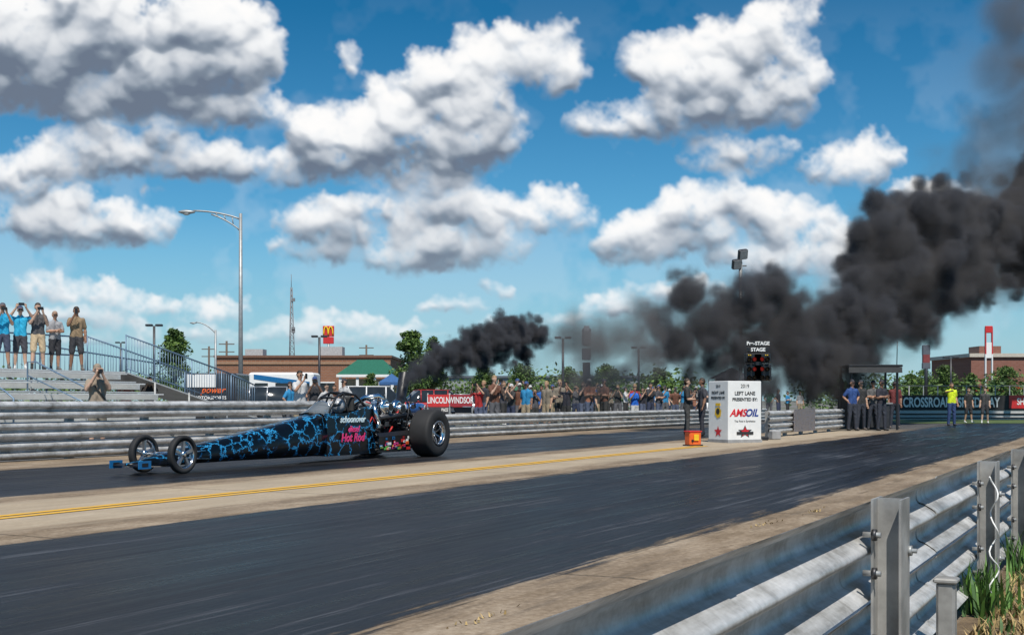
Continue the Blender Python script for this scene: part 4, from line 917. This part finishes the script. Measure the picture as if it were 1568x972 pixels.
B=[(60,50,170,90),(200,30,190,80),(300,95,130,78),(120,130,200,66),(370,165,95,44),(240,165,170,38),(330,10,75,60),(-80,100,160,100),(380,80,60,60),
(130,240,115,52),(230,240,115,44),(325,255,70,36),(40,325,92,50),(120,345,122,54),(205,350,62,40),(30,270,70,40),(235,294,22,12),(540,98,20,32),
(560,225,124,74),(445,262,68,38),(630,165,82,66),(655,255,105,50),(700,130,66,56),(790,85,98,52),(850,110,50,44),(735,190,60,56),(600,150,48,48),(720,215,64,62),
(560,345,130,46),(700,320,115,46),(850,330,80,34),(620,385,125,42),(490,330,64,32),(760,375,75,34),(480,385,64,24),(700,400,70,30),(850,300,50,22),
(1080,115,102,60),(1010,90,70,46),(1190,65,70,58),(1150,155,95,50),(960,185,105,38),(1050,175,95,44),(1240,12,40,30),(1205,110,55,44),(1120,90,76,54),
(1120,238,72,36),(1190,228,34,24),(1300,252,74,42),(1345,232,38,30),(1100,310,98,38),(990,368,78,46),(1050,350,82,46),(1170,325,86,44),(1240,360,94,46),(1200,400,86,40),(1010,450,115,24),(1280,395,76,46),(1330,440,70,44),(1395,300,42,26),(1120,390,60,30),
(60,440,50,28),(130,450,66,22),(210,462,76,20),(300,468,62,18),(340,474,40,20),(90,488,140,17),(250,503,120,15),(520,488,62,21),(600,500,66,16),(770,442,32,16),(560,520,110,13),(930,468,46,20),(1450,300,60,24),(850,490,66,14),(700,470,56,14),(400,520,100,12),(150,525,110,12),(780,500,60,12),(470,505,70,13)]
for _ in range(16):
    B.append((rs.choice([rs.uniform(-540,-150),rs.uniform(1680,2120)]),rs.uniform(-60,470),rs.uniform(60,140),rs.uniform(25,60)))
for _ in range(12): B.append((rs.uniform(-500,2100),rs.uniform(-290,-130),rs.uniform(80,170),rs.uniform(40,60)))
Z=np.full((GH,GW),-25.0); T=np.zeros((GH,GW))
yyG=(np.arange(GH)*STEP+Y0)[:,None]; xxG=(np.arange(GW)*STEP+X0)[None]
def splat(x,y,z,r,tk):
    i0=max(0,int((x-r-X0)/STEP)); i1=min(GW,int((x+r-X0)/STEP)+2); j0=max(0,int((y-r-Y0)/STEP)); j1=min(GH,int((y+r-Y0)/STEP)+2)
    if i0>=i1 or j0>=j1: return
    xx=(np.arange(i0,i1)*STEP+X0-x)[None]; yy=(np.arange(j0,j1)*STEP+Y0-y)[:,None]
    q=r*r-xx*xx-yy*yy; h=np.sqrt(np.maximum(q,0)); m=q>0
    sub=Z[j0:j1,i0:i1]; np.maximum(sub,np.where(m,z+h,-1e3),out=sub); T[j0:j1,i0:i1]+=h*tk
for (x,y,rx_,ry_) in B:
    yb=y+ry_*.7; mn=min(rx_,ry_); tf=max(1.0,min(2.6,40/mn))
    q=1-((xxG-x)/rx_)**2-((yyG-y)/ry_)**2
    body=np.sqrt(np.maximum(q,0))*mn*.75; T+=body*np.clip((yb+10-yyG)/20,0,1)*.8*tf; np.maximum(Z,np.where(q>0,body*.8-mn*.1,-1e3),out=Z)
    for _ in range(int(5+rx_*ry_/420)):
        a=rs.uniform(0,2*math.pi); q=math.sqrt(rs.rand())*.92
        r1=mn*rs.uniform(.26,.56); x1=x+rx_*q*math.cos(a); y1=y+ry_*q*math.sin(a); z1=rs.uniform(-.3,.4)*mn
        if y1+r1>yb: y1=yb-r1
        splat(x1,y1,z1,r1,1.0*tf)
        for _ in range(9):
            v=rs.normal(size=3); v/=np.linalg.norm(v); v[2]=abs(v[2])*.9; v[1]-=.25
            r2=r1*rs.uniform(.22,.5); p=np.array([x1,y1,z1])+np.array([v[0]*1.05,v[1]*.9,v[2]])*r1*.85
            if p[1]+r2*.6>yb: p[1]=yb-r2*.6
            splat(p[0],p[1],p[2],r2,.8*tf)
            if r2>6:
                for _ in range(5):
                    v=rs.normal(size=3); v/=np.linalg.norm(v); v[2]=abs(v[2]); v[1]-=.2
                    r3=r2*rs.uniform(.22,.5); pp=p+v*r2*.85; splat(pp[0],min(pp[1],yb),pp[2],r3,.7*tf)
jj,ii=np.mgrid[0:GH,0:GW].astype(float)
wx=(fbm(90,5)-.5)*50+(fbm(22,9)-.5)*20+(fbm(8,19,2)-.5)*7; wy=(fbm(90,31)-.5)*40+(fbm(22,41)-.5)*20+(fbm(8,51,2)-.5)*7
def samp(im):
    x=np.clip(ii+wx/STEP,0,GW-1.01); y=np.clip(jj+wy/STEP,0,GH-1.01); a=x.astype(int);b=y.astype(int); fx=x-a; fy=y-b
    return (im[b,a]*(1-fx)+im[b,a+1]*fx)*(1-fy)+(im[b+1,a]*(1-fx)+im[b+1,a+1]*fx)*fy
Z=samp(blur(Z,1.4)); T=samp(blur(T,3))
n1=fbm(60,77,6,.62); n2=fbm(14,99,4,.6)
Tn=T*np.clip((n1-.21)*3.0,0.08,2)*(.4+1.2*n2)
alpha=1-np.exp(-np.clip(Tn-2,0,None)/23)
alpha=blur(alpha,.9).clip(0,1)
Z=Z+(n2-.5)*7+(n1-.5)*24
def lam(Zb,L):
    gy,gx=np.gradient(Zb,STEP); nx=-gx; ny=gy; nz=1.0; ln=np.sqrt(nx*nx+ny*ny+nz)
    return (nx*L[0]+ny*L[1]+nz*L[2])/ln
L=np.array([.12,.72,.68]); L/=np.linalg.norm(L)
l1=lam(blur(Z,2.4),L); l2=lam(blur(Z,7),L); l3=lam(blur(Z,18),L)
occ=np.zeros_like(alpha)
for k,wt in ((14,.12),(30,.18),(52,.25),(85,.27),(120,.18)):
    sft=int(k/STEP); Bk=blur(alpha,k*.35); S=np.zeros_like(alpha); S[sft:]=Bk[:-sft]; occ+=S*wt
shade=.38+.15*l1+.34*l2+.42*l3-.60*occ  # sunlit tops and shaded bases are painted into the cloud colours
shade=np.clip(shade+(n1-.5)*.22,0,1)
thin=np.clip(1-alpha,0,1)*.25; shade=np.clip(shade*(1-thin)+.75*thin,0,1)
stops=np.array([0,.16,.36,.58,.80,1.0]); cols=np.array([(.15,.19,.26),(.22,.27,.34),(.42,.47,.54),(.70,.73,.77),(.93,.94,.95),(1.0,.99,.98)])
rgb=np.stack([np.interp(shade,stops,cols[:,c]) for c in range(3)],-1)
yy=(np.arange(GH)*STEP+Y0)[:,None]; hzf=np.clip((yy-330)/300,0,1)*.45
rgb=rgb*(1-hzf[...,None])+np.array([.55,.70,.80])*hzf[...,None]  # distance haze painted into the low clouds' colour
alpha=alpha*np.clip((640-yy)/100,0,1)
edge=np.minimum(np.minimum(ii,GW-1-ii)/60,jj/40).clip(0,1); alpha=alpha*edge
veil=np.clip((fbm(240,123,6,.6)-.48)*2.2,0,.16)*edge*np.clip((640-yy)/200,0,1)*np.clip((yy+50)/350,0,1)
a2=alpha+(1-alpha)*veil; rgb=(rgb*alpha[...,None]+np.array([.75,.83,.9])*((1-alpha)*veil)[...,None])/np.maximum(a2,1e-4)[...,None]; alpha=a2
px_=ii*STEP+X0-CX; pz_=HY-(jj*STEP+Y0); ln=np.sqrt(px_**2+F**2+pz_**2); Rr=3300.0
co_=np.stack([px_/ln*Rr,F/ln*Rr,pz_/ln*Rr+CH],-1).reshape(-1,3)
me=bpy.data.meshes.new('sky'); nvt=GH*GW; me.vertices.add(nvt); me.vertices.foreach_set('co',co_.astype(np.float32).ravel())
idx=(np.arange(GH-1)[:,None]*GW+np.arange(GW-1)[None]).ravel(); q=np.stack([idx,idx+1,idx+GW+1,idx+GW],-1)
keep=(alpha.ravel()[q].max(1)>.004); q=q[keep]
me.loops.add(q.size); me.loops.foreach_set('vertex_index',q.astype(np.int32).ravel()); me.polygons.add(len(q)); me.polygons.foreach_set('loop_start',(np.arange(len(q))*4).astype(np.int32))
try: me.polygons.foreach_set('loop_total',np.full(len(q),4,np.int32))
except Exception: pass
me.update(calc_edges=True)
ca=me.attributes.new('cloud','FLOAT_COLOR','POINT'); ca.data.foreach_set('color',np.concatenate([rgb,alpha[...,None]],-1).astype(np.float32).ravel())
cm=bpy.data.materials.new('cumulus_clouds'); cm.use_nodes=True; nt=cm.node_tree; nt.nodes.clear()
o=N(nt,'ShaderNodeOutputMaterial'); at=N(nt,'ShaderNodeAttribute',attribute_name='cloud'); e=N(nt,'ShaderNodeEmission'); tr_=N(nt,'ShaderNodeBsdfTransparent'); mx=N(nt,'ShaderNodeMixShader')
nt.links.new(at.outputs['Color'],e.inputs[0]); e.inputs[1].default_value=1.0; nt.links.new(at.outputs['Alpha'],mx.inputs[0]); nt.links.new(tr_.outputs[0],mx.inputs[1]); nt.links.new(e.outputs[0],mx.inputs[2]); nt.links.new(mx.outputs[0],o.inputs[0])
try: cm.cycles.emission_sampling='NONE'
except Exception as ex: print(ex)
me.materials.append(cm); link(bpy.data.objects.new('sky',me))
# sun
sd=bpy.data.lights.new('sun','SUN'); sd.energy=5.0; sd.angle=math.radians(.5); sd.color=(1,.94,.85)
so=bpy.data.objects.new('sun',sd); link(so)
v=Vector((math.sin(SAZ)*math.cos(SE),math.cos(SAZ)*math.cos(SE),math.sin(SE))); so.rotation_euler=v.to_track_quat('Z','Y').to_euler()
cd=bpy.data.cameras.new('camera'); cd.sensor_width=36; cd.lens=F/1568*36; cd.shift_y=(HY-486)/1568; cd.clip_end=6000; cd.clip_start=.05
co=bpy.data.objects.new('camera',cd); co.location=(0,0,CH); co.rotation_euler=(math.pi/2,0,0); link(co)
sc_=bpy.context.scene; sc_.camera=co
sc_.view_settings.view_transform='Standard'; sc_.view_settings.look='None'; sc_.view_settings.exposure=0
